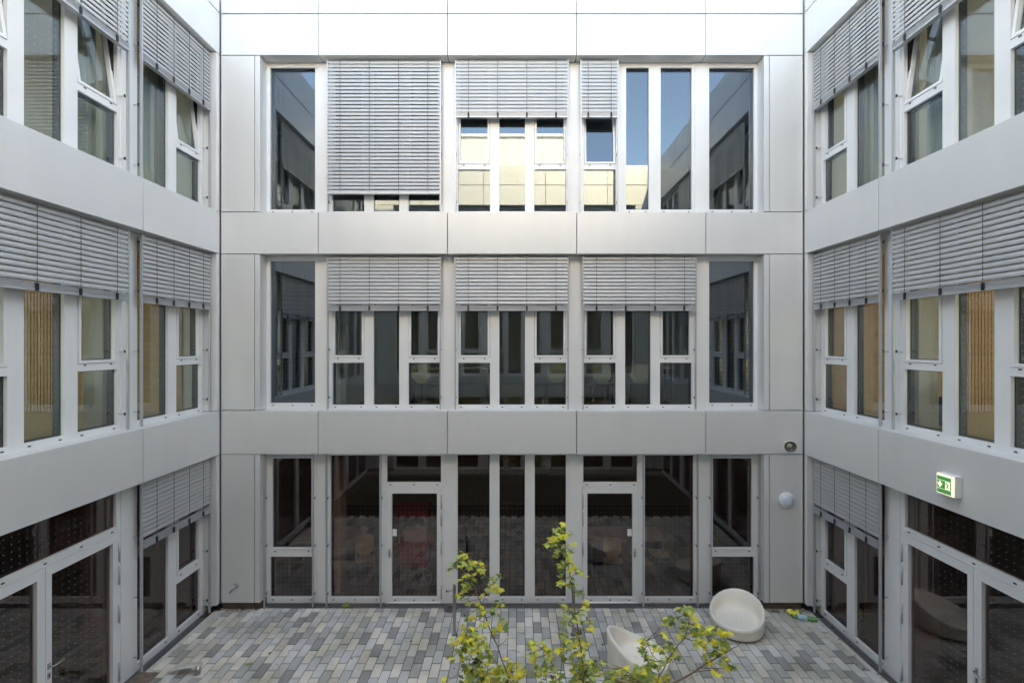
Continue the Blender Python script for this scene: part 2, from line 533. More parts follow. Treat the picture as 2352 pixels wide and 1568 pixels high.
def end_glass(s, z0, z1): return tuple(sorted((s * 3.877, s * 4.762))) + (z0, z1, 'fixed')
for fc in (back, front):
    isb = fc is back
    for s in (-1, 1):
        o = tuple(sorted((s * 3.8345, s * 4.835)))
        for r in (1, 2):
            zb = 3.80 * r
            window(fc, o + (zb, zb + 3.005), [end_glass(s, zb + 0.13, zb + 2.92)], coat=isb and r == 1)
        a, b = sorted((s * 3.945, s * 4.722)); a2, b2 = sorted((s * 3.90, s * 4.765))
        window(fc, o + (0.0, 2.97), [(a, b, 1.08, 2.845, 'sash'), (a2, b2, 0.11, 0.91, 'fixed')])
    for k, c in enumerate((-BAY, 0, BAY)):
        for r in (1, 2):
            zb = 3.80 * r
            if isb and r == 2 and k == 2:
                window(fc, (c - 1.1145, c + 1.1145, zb, zb + 3.005),
                       [(c - 1.063, c - 0.435, zb + 0.095, zb + 0.92, 'fixed'), (c - 1.012, c - 0.482, zb + 1.068, zb + 2.90, 'sash', 4.5),
                        (c - 0.232, c + 0.215, zb + 0.13, zb + 2.92, 'fixed'), (c + 0.448, c + 1.059, zb + 0.13, zb + 2.92, 'fixed')])
            else:
                window(fc, (c - 1.1145, c + 1.1145, zb, zb + 3.005), sfs(c, zb))
    window(fc, (-1.1145, 1.1145, 0, 2.97), [(-1.075, -0.445, 0.11, 2.91, 'fixed'), (-0.25, 0.25, 0.11, 2.91, 'fixed'), (0.445, 1.06, 0.11, 2.91, 'fixed')])
    for s in (-1, 1):
        a, b = sorted((s * 3.5895, s * 2.50))
        g = sorted((s * 3.573, s * 2.61))
        window(fc, (a, b, 0, 2.97), [(g[0], g[1], 0.11, 2.90, 'fixed')])
        a, b = sorted((s * 2.50, s * 1.3605)); g = sorted((s * 2.464, s * 1.40))
        # frame round the door with transom light
        d0, d1 = sorted((s * 2.462, s * 1.388))
        w = grid_frame(MB(), a, b, 0.0, 2.97, [(g[0], g[1], 2.37, 2.89), (d0 - 0.004, d1 + 0.004, 0.012, 2.274)], FD, FD + 0.05, M_FRAME).build('window', fc.o)
        pane(fc, w, (g[0], g[1], 2.37, 2.89))
        for k in range(3): link(cap_mesh, 'drain_cap', w, (g[0] + 0.07 + k * (g[1] - g[0] - 0.14) / 2, FD - 0.003, 2.325))
        gl = sorted((s * 2.369, s * 1.478))
        dr = grid_frame(MB(), d0, d1, 0.016, 2.27, [(gl[0], gl[1], 0.11, 2.155)], FD - 0.008, FD + 0.055, M_FRAME).build('door', fc.o)
        pane(fc, dr, (gl[0], gl[1], 0.11, 2.155))
        for k in range(3): link(cap_mesh, 'drain_cap', dr, (gl[0] + 0.07 + k * (gl[1] - gl[0] - 0.14) / 2, FD - 0.011, 0.062))
        MB().box(d0, d1, FD - 0.03, FD - 0.0085, 0.004, 0.022, M_WHITE).build('threshold', dr)
        if isb:
            hx = s * 1.392
            for hz in (0.09, 0.95, 1.52, 1.86):
                MB().tube([(hx, FD - 0.022, hz), (hx, FD - 0.022, hz + 0.27)], 0.013, M_RAIL, 8).build('hinge', dr)
            kx = s * 2.412
            MB().box(kx - 0.018, kx + 0.018, FD - 0.018, FD - 0.008, 1.01, 1.075, M_STEEL).build('handle_plate', dr)
            mb = MB().box(kx - 0.018, kx + 0.018, FD - 0.018, FD - 0.008, 0.905, 0.985, M_STEEL)
            mb.box(kx - 0.006, kx + 0.006, FD - 0.021, FD - 0.018, 0.925, 0.965, M_DARK)
            mb.build('lock_plate', dr)
            mb = MB().lathe([(0, 0.07), (0.018, 0.068), (0.027, 0.055), (0.027, 0.04), (0.012, 0.028), (0.012, 0)], M_STEEL, 16, Matrix.Translation((kx - s * 0.012, FD - 0.018, 1.03)) @ Matrix.Rotation(R(90), 4, 'X'))
            mb.build('door_knob', dr)
            # pale notice on the glass
            nx = sorted((s * 2.362, s * 2.275))
            tag(MB().box(nx[0], nx[1], FD + 0.033, FD + 0.036, 1.30, 1.44, M_WHITE).build('notice', dr))
    if isb:
        for u in (-4.80, -3.86, -3.60, -2.545, 2.545, 3.60, 3.86, 4.80):
            guide_rail(fc, fc.o, u, 0.0, 2.965)
        for u in (-4.805, 4.805):
            pass

# ---- side facades
for fc in (left, right):
    AE = DB - Y_FRONT
    facade_shell(fc, 0.012, AE - 0.012, [T0, T0 + BAY, T0 + 2 * BAY], 0.11, AE - 0.11)
    piers(fc, [T0, T0 + BAY, T0 + 2 * BAY])
    for r, (z0, z1) in enumerate(ROWS):
        zz = 0.133 if r == 0 else z0
        panel(fc, 0.016, 0.11, zz, z1); panel(fc, AE - 0.11, AE - 0.016, zz, z1)
    for r in (1, 2):
        zb = 3.8 * r
        t1 = 0
        if r == 2: t1 = 7 if fc is left else 0
        window(fc, (0.112, 1.7175, zb, zb + 3.005), [(0.19, 0.81, zb + 0.095, zb + 0.92, 'fixed'), (0.25, 0.76, zb + 1.068, zb + 2.90, 'sash', t1), (1.0, 1.65, zb + 0.095, zb + 2.92, 'fixed')])
        for k in (1, 2):
            c = T0 + (k - 0.5) * BAY
            tl = (8, 8) if (r == 2 and k == 1) else (0, 0)
            window(fc, (c - 1.1145, c + 1.1145, zb, zb + 3.005), sfs(c, zb, tl))
        c0, c1 = T0 + 2 * BAY + 0.123, AE - 0.112
        window(fc, (c0, c1, zb, zb + 3.005), [(c0 + 0.06, c0 + 0.65, zb + 0.095, zb + 2.9, 'fixed'), (c0 + 0.85, c0 + 1.35, zb + 0.095, zb + 2.9, 'fixed'), (c0 + 1.5, c1 - 0.06, zb + 0.095, zb + 2.9, 'fixed')])
    window(fc, (0.112, 1.7175, 0, 2.97), [(0.19, 0.81, 0.11, 0.91, 'fixed'), (0.25, 0.76, 1.09, 2.845, 'sash'), (1.0, 1.65, 0.11, 2.90, 'fixed')])
    c = T0 + 1.5 * BAY
    window(fc, (c - 1.1145, c + 1.1145, 0, 2.97), [(c - 1.06, c - 0.445, 0.11, 2.91, 'fixed'), (c - 0.25, c + 0.25, 0.11, 2.91, 'fixed'), (c + 0.445, c + 1.06, 0.11, 2.91, 'fixed')])
    c0, c1 = T0 + 2 * BAY + 0.123, AE - 0.112
    window(fc, (c0, c1, 0, 2.97), [(c0 + 0.06, c0 + 0.95, 0.11, 2.9, 'fixed'), (c0 + 1.1, c1 - 0.06, 0.11, 2.9, 'fixed')])
    # double door under a transom light
    c = T0 + 0.5 * BAY
    u0, u1 = fc.bx(c - 1.1145, c + 1.1145); g0, g1 = fc.bx(c - 1.045, c + 1.045)
    d0, d1 = fc.bx(c - 1.085, c + 1.085)
    w = grid_frame(MB(), u0, u1, 0, 2.97, [(g0, g1, 2.385, 2.89), (d0, d1, 0.012, 2.29)], FD, FD + 0.05, M_FRAME).build('window', fc.o)
    pane(fc, w, (g0, g1, 2.385, 2.89))
    for k in range(5): link(cap_mesh, 'drain_cap', w, (g0 + 0.07 + k * (g1 - g0 - 0.14) / 4, FD - 0.003, 2.335))
    for q, (p0, p1) in enumerate(((c - 1.081, c - 0.003), (c + 0.003, c + 1.081))):
        a, b = fc.bx(p0, p1)
        if q == 0: ga, gb = fc.bx(p0 + 0.10, p1 - 0.075)
        else: ga, gb = fc.bx(p0 + 0.10, p1 - 0.10)
        dr = grid_frame(MB(), a, b, 0.016, 2.286, [(ga, gb, 0.11, 2.165)], FD - 0.008, FD + 0.055, M_FRAME).build('door', fc.o)
        pane(fc, dr, (ga, gb, 0.11, 2.165))
        for k in range(3): link(cap_mesh, 'drain_cap', dr, (ga + 0.07 + k * (gb - ga - 0.14) / 2, FD - 0.011, 0.062))
        hx = fc.sg * (p0 + 0.004 if q == 0 else p1 - 0.004)
        for hz in (0.09, 0.95, 1.52, 1.86):
            MB().tube([(hx, FD - 0.022, hz), (hx, FD - 0.022, hz + 0.27)], 0.013, M_RAIL, 8).build('hinge', dr)
        active = (fc is left and q == 0) or (fc is right and q == 1)
        if active:
            kx = fc.sg * (p1 - 0.035 if q == 0 else p0 + 0.045)
            dirn = -1 if fc is right else -1
            lv = fc.sg * (-1 if q == 0 else 1)
            MB().box(kx - 0.016, kx + 0.016, FD - 0.018, FD - 0.008, 0.985, 1.06, M_STEEL).build('handle_plate', dr)
            mb = MB().box(kx - 0.016, kx + 0.016, FD - 0.018, FD - 0.008, 0.865, 0.945, M_STEEL)
            mb.box(kx - 0.006, kx + 0.006, FD - 0.021, FD - 0.018, 0.885, 0.925, M_DARK)
            mb.build('lock_plate', dr)
            MB().tube([(kx, FD - 0.02, 1.02), (kx, FD - 0.06, 1.02), (kx + lv * 0.02, FD - 0.075, 1.02), (kx + lv * 0.13, FD - 0.075, 1.02), (kx + lv * 0.145, FD - 0.06, 1.02)], 0.010, M_STEEL, 10).build('handle', dr)
    guide_rail(fc, fc.o, fc.sg * (0.15), 0.0, 0.3) if False else None
    # corner trim where the two facades meet
    u0, u1 = fc.bx(-0.0, 0.010)
    MB().box(u0, u1, 0.012, 0.05, 0.14, 12.15, M_FRAME).build('corner_trim', fc.o)

# ---- blinds (each one a thing)
BT, MT = 10.585, 6.785
blind(back, -BAY - 1.10, -BAY + 1.085, BT, 7.985, 'tallest blind, lowered almost to the sill, upper floor of the far facade', th=64, zfloor=7.62, clips=False)
blind(back, -1.095, 1.085, BT, 9.46, 'half lowered blind over three blue reflecting panes, upper floor of the far facade', th=72, zfloor=7.62)
blind(back, BAY - 1.14, BAY - 0.425, BT, 9.46, 'narrow blind over one tilted sash, upper floor of the far facade', th=72, zfloor=7.62)
for c, l in ((-BAY, 'leftmost of the three blinds on the middle floor of the far facade'), (0, 'middle of the three blinds on the middle floor of the far facade'), (BAY, 'rightmost of the three blinds on the middle floor of the far facade')):
    blind(back, c - 1.10, c + 1.085, MT, 5.73, l, th=72, zfloor=3.82)
for fc, nm in ((left, 'left'), (right, 'right')):
    C2 = T0 + 0.5 * BAY; C3 = T0 + 1.5 * BAY
    blind(fc, 0.135, 1.735, BT, 9.47, 'steeply seen upper floor blind nearest the corner on the %s facade' % nm, th=65, zfloor=7.62)
    blind(fc, C2 - 1.09, C2 + 1.09, BT, 9.44, 'upper floor blind above the open tilted sashes on the %s facade' % nm, th=65, zfloor=7.62)
    blind(fc, 0.135, 1.735, MT, 5.73, 'narrower middle floor blind nearest the corner on the %s facade' % nm, th=65, zfloor=3.82)
    blind(fc, C2 - 1.09, C2 + 1.09, MT, 5.73, 'wide middle floor blind cut by the picture edge on the %s facade' % nm, th=65, zfloor=3.82)
    blind(fc, 0.135, 1.735, 2.955, 1.93, 'ground floor blind beside the double door on the %s facade' % nm, th=65, zfloor=0.03)
    blind(fc, C3 - 1.09, C3 + 1.09, BT, 9.44, 'upper floor blind nearest the viewer on the %s facade, seen in reflections' % nm, th=65, zfloor=7.62)
    blind(fc, C3 - 1.09, C3 + 1.09, MT, 5.73, 'middle floor blind nearest the viewer on the %s facade, seen in reflections' % nm, th=65, zfloor=3.82)

# ------------------------------------------------------------------ structure behind the facades
def struct(name, mb): return tag(mb.build(name), kind='structure')
RD = 5.6
def slab_set(name, x0, x1, y0, y1, floors):
    zs = [(-0.30, -0.012), (2.955, 3.795), (6.790, 7.595), (10.590, 12.14)]
    for i, (z0, z1) in enumerate(zs):
        mb = MB().box(x0, x1, y0, y1, z0, z1 - (0.004 if i < 3 else 0), M_CEIL)
        struct('floor_slab' if i < 3 else 'roof', mb)
        if i < 3:
            struct('interior_floor', MB().box(x0 + 0.001, x1 - 0.001, y0 + 0.15, y1 - 0.001, z1 - 0.003, z1 + 0.01, floors[i]))
        # dark membrane right behind the cladding joints
IN = PT + 0.003
slab_set('back', -11.5, 11.5, DB + IN, DB + IN + RD, (M_FLOOR_G, M_FLOOR_Y, M_FLOOR_G))
slab_set('left', -HW - IN - RD, -HW - IN, -4.5, DB + IN - 0.01, (M_FLOOR_G, M_FLOOR_Y, M_FLOOR_G))
slab_set('right', HW + IN, HW + IN + RD, -4.5, DB + IN - 0.01, (M_FLOOR_G, M_FLOOR_Y, M_FLOOR_G))
slab_set('front', -HW - IN + 0.01, HW + IN - 0.01, Y_FRONT - IN - RD, Y_FRONT - IN, (M_FLOOR_G, M_FLOOR_Y, M_FLOOR_G))
# dark strips behind the band joints
def membrane(fac, a0, a1):
    for (z0, z1) in ((2.98, 3.79), (6.815, 7.59), (10.615, 12.12)):
        u0, u1 = fac.bx(a0, a1)
        MB().box(u0, u1, PT + 0.0005, PT + 0.0025, z0, z1, M_CORE).build('membrane', fac.o)
    for (z0, z1) in ROWS:
        for (p, q) in ((a0, None),):
            pass
for fc in (back, front): membrane(fc, -HW, HW)
for fc in (left, right): membrane(fc, 0.0, DB - Y_FRONT)
e = empty('rooftop_block', (0.0, DB + 2.3, 12.14)); tag(e, 'added block on the far wing, out of view, holding the sun off the opposite facade', 'rooftop block')  # added unseen block, sized to set the shade line on the opposite facade
MB().box(-9.0, 9.0, -2.0, 2.4, 0, 5.7, M_FRAME).build('wall', e)
MB().box(-9.1, 9.1, -2.05, 2.5, 5.7, 5.82, M_FRAME).build('roof', e)
e = empty('rooftop_block', (-0.4, -4.2, 12.14)); tag(e, 'white rooftop block on the opposite wing, mirrored in the middle upper panes', 'rooftop block')
MB().box(-2.9, 2.9, -1.6, 1.7, 0, 2.2, M_WHITE).build('wall', e)
MB().box(-3.0, 3.0, -1.7, 1.8, 2.2, 2.32, M_FRAME).build('roof', e)
# outer and dividing walls
def wall(x0, x1, y0, y1, z0, z1, m=M_WALLIN): struct('wall', MB().box(x0, x1, y0, y1, z0, z1, m))
YB0 = DB + IN; YB1 = YB0 + RD
wall(-11.5, 11.5, YB1, YB1 + 0.2, -0.3, 12.14)
for (z0, z1) in ((0, 2.95), (3.8, 6.785), (7.6, 10.585)):
    for s in (-1, 1):
        x = sorted((s * 4.84, s * (HW + 0.5)))
        wall(x[0], x[1], YB0 - 0.0, YB0 + 0.35, z0, z1)                     # behind the corner panels
        x = sorted((s * (HW + 0.52), s * (HW + 0.62)))
        wall(x[0], x[1], YB0 + 0.0, YB1, z0, z1)
        xi = s * (HW + IN); xo = s * (HW + IN + RD)
        # room wall at the far end of each side wing
        x = sorted((xi + s * 0.0, xo))
        wall(x[0], x[1], DB - 0.10 + 0.001, DB + IN - 0.012, z0, z1, M_WALLIN)
        # outer walls of the side wings; upper floors have a window strip to the daylight
        x = sorted((xo, xo + s * 0.2))
        if z0 < 1: wall(x[0], x[1], -4.5, DB, -0.3, z1)
        else:
            wall(x[0], x[1], -4.5, DB, z0 - 0.8, z0 + 0.25); wall(x[0], x[1], -4.5, DB, z1 - 0.12, z1 + 0.01)
            for y in (-4.0, -1.5, 1.0, 3.5, 6.0, 8.4): wall(x[0], x[1], y, y + 0.3, z0 + 0.251, z1 - 0.121)
        wall(x[0] if s < 0 else HW + IN, x[1] if s > 0 else -HW - IN, -4.7, -4.5, z0, z1)
    wall(-11.5, 11.5, Y_FRONT - IN - RD - 0.2, Y_FRONT - IN - RD, z0, z1)
    for s in (-1, 1):
        x = sorted((s * (HW + IN), s * (HW + IN + 0.2)))
        wall(x[0], x[1], Y_FRONT - IN - RD, -4.701, z0, z1)
for s in (-1, 1):
    x = sorted((s * (HW + IN + RD), s * (HW + IN + RD + 0.2)))
    wall(x[0], x[1], -4.5, DB, 10.6, 12.14)

# ------------------------------------------------------------------ ground
struct('ground', MB().add([(-600, -600, -0.32), (600, -600, -0.32), (600, 600, -0.32), (-600, 600, -0.32)], [(0, 1, 2, 3)], M_ASPH))
Y_BED = 4.78
struct('paving_bed', MB().box(-HW - 0.245, HW + 0.245, Y_BED, DB + 0.245, -0.2, -0.012, M_SAND))
paving = empty('paving', (0, 0, 0)); tag(paving, kind='structure')
PW, PL = 0.1500, 0.319
def paver_mat(name, col, sp):
    m = mat(name, col, 0.85, 0, sp, 260, 0.25, 300, detail=2)
    nt = m.node_tree
    b = nt.nodes['Principled BSDF']
    # broad staining in world space
    g = nt.nodes.new('ShaderNodeNewGeometry')
    n = nt.nodes.new('ShaderNodeTexNoise'); n.inputs['Scale'].default_value = 1.6; n.inputs['Detail'].default_value = 5
    nt.links.new(g.outputs['Position'], n.inputs['Vector'])
    r = nt.nodes.new('ShaderNodeValToRGB')
    r.color_ramp.elements[0].position = 0.35; r.color_ramp.elements[0].color = (0.70, 0.69, 0.62, 1)
    r.color_ramp.elements[1].position = 0.62; r.color_ramp.elements[1].color = (1, 1, 1, 1)
    nt.links.new(n.outputs['Fac'], r.inputs['Fac'])
    mx = nt.nodes.new('ShaderNodeMix'); mx.data_type = 'RGBA'; mx.blend_type = 'MULTIPLY'; mx.inputs[0].default_value = 1
    src = b.inputs['Base Color'].links[0].from_socket
    nt.links.new(src, mx.inputs[6]); nt.links.new(r.outputs[0], mx.inputs[7])
    nt.links.new(mx.outputs[2], b.inputs['Base Color'])
    return m
PM = {'cream': paver_mat('paver_cream', (0.72, 0.67, 0.60), 0.08), 'pale': paver_mat('paver_pale', (0.64, 0.625, 0.60), 0.10),
      'light': paver_mat('paver_light_grey', (0.53, 0.53, 0.525), 0.15), 'mid': paver_mat('paver_mid_grey', (0.43, 0.428, 0.415), 0.20),
      'dark': paver_mat('paver_slate', (0.31, 0.31, 0.30), 0.26), 'rose': paver_mat('paver_rose', (0.62, 0.56, 0.50), 0.1),
      'olive': paver_mat('paver_olive', (0.54, 0.53, 0.48), 0.12)}
def paver_geo(mb, cx, cy, cz, l, m, tx=0, ty=0):
    w = PW / 2 - 0.0045; h = l / 2 - 0.0075; c = 0.004
    v = []
    for (e, z) in ((0, -0.05), (0, -c), (c, 0)):
        for sx, sy in ((-1, -1), (1, -1), (1, 1), (-1, 1)):
            x = sx * (w - e); y = sy * (h - e)
            v.append((cx + x, cy + y, cz + z + (tx * x + ty * y if z > -0.04 else 0)))
    f = [(8, 9, 10, 11)]
    for k in range(2):
        for i in range(4):
            j = (i + 1) % 4
            f.append((k * 4 + i, k * 4 + j, k * 4 + 4 + j, k * 4 + 4 + i))
    mb.add(v, f, m)
pav_mesh = {}
for k, m in PM.items():
    mb = MB(); paver_geo(mb, 0, 0, 0, PL, m); pav_mesh[k] = mb.mesh('paver')
plist = []
ncol = int(2 * HW / PW) + 2
Y_EDGE = DB + 0.075
for i in range(-ncol // 2, ncol // 2 + 1):
    x = i * PW + 0.01
    if abs(x) > HW + 0.02: continue
    off = (PL / 2 if i % 2 else 0) + 0.03
    y = Y_EDGE + off
    while y > Y_BED:
        y1 = min(y, Y_EDGE); y0 = y - PL
        if y1 - y0 > 0.04 and y0 > Y_BED - 0.35: plist.append((x, (y0 + y1) / 2, y1 - y0, i))
        y -= PL
def pick(x, y):
    t = max(0.0, min(1.0, (x - 2.2) / 2.2)) + 0.25 * noise.noise(Vector((x * 0.7, y * 0.7, 3)))
    r = random.random()
    if random.random() < t:
        return 'olive' if r < 0.34 else 'rose' if r < 0.47 else 'pale' if r < 0.62 else 'light' if r < 0.85 else 'mid' if r < 0.94 else 'dark'
    if x < -2.0 and random.random() < 0.15: return 'rose' if r < 0.5 else 'cream'
    return 'cream' if r < 0.30 else 'pale' if r < 0.48 else 'light' if r < 0.72 else 'mid' if r < 0.88 else 'dark'
def inframe(p):
    x, y = p[0], p[1]
    return abs((x - CAMX) / y) < 1.08 and CAMZ / y < 779.5 / 1075
vis = sorted([p for p in plist if inframe(p) and p[2] > 0.2], key=lambda p: p[1])
chosen = set(id(p) for p in vis[:300])
rest = MB(); lastk = {}
for p in plist:
    x, y, l, i = p
    k = pick(x, y)
    while lastk.get(i) == k and k not in ('olive',): k = pick(x, y)
    lastk[i] = k; z = random.uniform(-0.0025, 0.0015)
    if id(p) in chosen:
        link(pav_mesh[k], 'paver', paving, (x, y, z), (random.uniform(-.004, .004), random.uniform(-.006, .006), random.uniform(-.006, .006)), (1, l / PL, 1))
    else:
        paver_geo(rest, x, y, z, l, PM[k], random.uniform(-.006, .006), random.uniform(-.004, .004))
o = rest.build('paver_field', paving); o['kind'] = 'stuff'
# drainage channels in front of the glass
def channel(fac, a0, a1, d0, d1):
    u0, u1 = fac.bx(a0, a1)
    mb = MB()
    mb.box(u0, u1, d0, d1, -0.06, -0.045, M_CORE)
    mb.box(u0, u1, d0, d0 + 0.012, -0.05, 0.003, M_DRAIN); mb.box(u0, u1, d1 - 0.012, d1, -0.05, 0.003, M_DRAIN)
    dm = (d0 + d1) / 2
    mb.box(u0, u1, dm - 0.003, dm + 0.003, -0.03, 0.0005, M_DRAIN)
    x = u0 + 0.01
    while x < u1 - 0.01:
        mb.box(x, x + 0.011, d0 + 0.012, d1 - 0.012, -0.03, 0.001, M_DRAIN); x += 0.03
    o = empty('drain_channel', fac.W((a0 + a1) / 2, d0, 0), fac.rz)
    M = Matrix.Translation((-fac.sg * (a0 + a1) / 2, -d0, 0))
    mb.xf(M); g = mb.build('grate', o)
    return o
tag(channel(back, -4.80, 4.80, 0.078, 0.235), 'steel drainage grate along the foot of the far facade', 'drain')
tag(channel(left, 0.25, 4.17, 0.10, 0.235), 'steel drainage grate along the foot of the left facade', 'drain')
tag(channel(right, 0.25, 4.17, 0.10, 0.235), 'steel drainage grate along the foot of the right facade', 'drain')
for s in (-1, 1):
    x = sorted((s * (HW + 0.018), s * (HW + 0.095)))
    struct('edge_kerb', MB().box(x[0], x[1], Y_BED, DB - 0.02, -0.1, 0.002, M_STONE))
# planting bed towards the viewer
struct('planting_bed', MB().box(-HW - 0.245, HW + 0.245, 0.35, Y_BED - 0.005, -0.25, -0.03, M_SOIL))
struct('gravel_strip', MB().box(-HW - 0.245, HW + 0.245, Y_FRONT - 0.245, 0.345, -0.25, 0.02, M_GRAVEL))
mb = MB()
for s in range(9000):
    x = random.uniform(-5.3, 5.3); y = random.uniform(0.6, 4.45)
    hgt = 0.42 + 0.5 * noise.noise(Vector((x * 0.9, y * 0.9, 1.0)))
    hgt *= min(1, (4.6 - y) / 0.5) * min(1, (y - 0.3) / 0.4)
    z = random.uniform(0.25, 1.0) ** 0.6 * max(0.08, hgt)
    a = random.uniform(0, 6.28); b = random.uniform(-0.7, 0.7); q = random.uniform(0.03, 0.055)
    M = Matrix.Translation((x, y, z)) @ Matrix.Rotation(a, 4, 'Z') @ Matrix.Rotation(b, 4, 'X')
    mb.add([M @ Vector(v) for v in ((0, -q, 0), (q * .5, 0, 0.006), (0, q, 0), (-q * .5, 0, 0.006))], [(0, 1, 2, 3)], M_SHRUB)
tag(mb.build('ground_cover'), 'low dark green ground cover in the planting bed', 'plants', kind='stuff')

#--OBJECTS--
# ------------------------------------------------------------------ courtyard objects
def P(px, y, d):
    return Vector((CAMX + (px - 1187) * d / FPX, d, CAMZ - (y - 788.5) * d / FPX))

# tub chairs
def tub_chair(name, x, y, ang, label, R0=0.47, hb=0.60, hf=0.245, ex=1.5):
    n = 72
    def rim(th):
        c = (1 + math.cos(th - ang)) / 2
        return hf + (hb - hf) * c ** ex
    vs = []; fs = []
    seat = 0.20
    rows = 19
    for k in range(n):
        th = 2 * math.pi * k / n
        h = rim(th); c = (1 + math.cos(th - ang)) / 2
        Rr = R0 * (1 + 0.03 * math.cos(2 * (th - ang)))
        prof = [(0.0, 0.035), (0.30, 0.035), (0.385, 0.04), (Rr * 0.94, 0.055), (Rr * 0.985, 0.11), (Rr * 0.985, h * 0.6 + 0.03), (Rr, h - 0.07), (Rr * 1.0, h - 0.03),
                (Rr * 0.985, h - 0.008), (Rr * 0.95, h), (Rr * 0.91, h - 0.010), (Rr * 0.875, h - 0.04),
                (Rr * 0.84, seat + (h - seat) * 0.5 - 0.02), (Rr * 0.80, seat + (h - seat) * 0.15 - 0.01), (Rr * 0.73, seat - 0.01), (Rr * 0.5, seat - 0.018), (Rr * 0.3, seat - 0.02), (Rr * 0.1, seat - 0.02), (0.0, seat - 0.02)]
        for (r, z) in prof: vs.append((r * math.cos(th), r * math.sin(th), z))
    for k in range(n):
        k2 = (k + 1) % n
        for i in range(rows - 1):
            fs.append((k * rows + i, k2 * rows + i, k2 * rows + i + 1, k * rows + i + 1))
    e = empty(name, (x, y, 0))
    mb = MB().add(vs, fs, M_TUB, True)
    o = mb.build('shell', e)
    MB().lathe([(0, 0.0), (0.30, 0.0), (0.31, 0.012), (0.31, 0.045), (0, 0.045)], M_DARK, 40).build('base', e)
    m = MB()
    for i in range(6):
        a = random.uniform(0, 6.28); r = random.uniform(0.03, 0.2)
        M = Matrix.Translation((r * math.cos(a), r * math.sin(a) - 0.02, seat - 0.0155)) @ Matrix.Rotation(random.uniform(0, 6), 4, 'Z')
        s = random.uniform(0.008, 0.016)
        m.add([M @ Vector(v) for v in ((-s, 0, 0), (0, -s * .5, .002), (s, 0, .001), (0, s * .5, .003))], [(0, 1, 2, 3)], M_BARK)
    o2 = m.build('debris', e); o2['kind'] = 'stuff'
    return tag(e, label, 'chair')
tub_chair('tub_chair', 4.02, 8.36, R(52), 'cream plastic tub chair standing open towards the viewer, near the far right corner', 0.465, 0.52, 0.26, 1.6)
tub_chair('tub_chair', 1.97, 7.27, R(178), 'cream plastic tub chair turned sideways, partly hidden by maple leaves', 0.46, 0.64, 0.27, 2.1)

# door stop posts
def post(x, y, s, label):
    e = empty('door_stop_post', (x, y, 0))
    tag(e, label, 'post')
    MB().lathe([(0, 0.885), (0.024, 0.885), (0.030, 0.878), (0.030, -0.01)], M_STEEL, 20).build('pole', e)
    MB().lathe([(0.030, 0.001), (0.048, 0.001), (0.048, -0.01)], M_DARK, 20).build('floor_collar', e)
    h = MB().tube([(s * 0.028, 0, 0.775), (s * 0.135, -0.015, 0.765)], 0.016, M_STEEL, 12).build('arm', e)
    MB().tube([(s * 0.135, -0.015, 0.765), (s * 0.15, -0.017, 0.7635)], 0.018, M_DARK, 12).build('buffer', h)
    return e
post(-1.0, 8.21, -1, 'stainless steel post with side arm, left of the two on the paving')
post(1.085, 8.21, 1, 'stainless steel post with side arm, behind the tallest maple sapling')
# cut-down stub with a thin pale plate
pp = P(461, 1548, 7.28)
e = empty('stub_post', (pp.x, 7.22, 0)); tag(e, 'short steel stub carrying a thin pale plate at the left edge of the paving', 'post')
MB().lathe([(0, 0.13), (0.034, 0.13), (0.034, -0.01)], M_STEEL, 20).build('pole', e)
mb = MB(); n = 14; vs = []
for i in range(n + 1):
    t = i / n; x = 0.03 - 0.52 * t; hwid = 0.075 * math.sin(math.pi * min(1, 0.25 + t * 0.75)) ** 0.6 + 0.004
    z = 0.128 - 0.10 * t + 0.03 * math.sin(t * 3.1)
    vs += [(x, -hwid * 0.4, z), (x, hwid, z + 0.012), (x, -hwid * 0.4, z - 0.008), (x, hwid, z + 0.004)]
fs = []
for i in range(n):
    a, b = i * 4, i * 4 + 4
    fs += [(a, a + 1, b + 1, b), (a + 2, b + 2, b + 3, a + 3), (a, b, b + 2, a + 2), (a + 1, a + 3, b + 3, b + 1)]
mb.add(vs, fs, mat('worn_plate', (0.52, 0.50, 0.45), 0.6, 0, 0.1, 10), True).build('plate', e)

# round floor drain covers
def cover(x, y, r, lab):
    e = empty('floor_drain', (x, y, 0)); tag(e, lab, 'drain')
    MB().lathe([(0, 0.004), (r * 0.92, 0.004), (r, 0.0045), (r, -0.01)], mat('rusty_iron', (0.14, 0.115, 0.10), 0.7, 0.3, 0.4, 25), 28, smooth=False).build('lid', e)
    m = MB()
    for i in range(-2, 3): m.box(-r * 0.6, r * 0.6, i * r * 0.25 - 0.004, i * r * 0.25 + 0.004, 0.0045, 0.006, M_CORE)
    m.build('slot', e)['kind'] = 'stuff'
pp = (1035, 1398); d = CAMZ * FPX / (pp[1] - 788.5)
cover(CAMX + (pp[0] - 1187) * d / FPX, d, 0.13, 'round rusty floor drain beside the left steel post')
d = CAMZ * FPX / (1556 - 788.5)
e = empty('access_plate', (CAMX + (331 - 1187) * d / FPX, d, 0)); tag(e, 'rusty square access plate at the left edge of the paving', 'cover')
MB().box(-0.15, 0.15, -0.12, 0.12, -0.02, 0.0045, mat('rust_plate', (0.17, 0.12, 0.09), 0.8, 0.1, 0.35, 14)).build('plate', e)

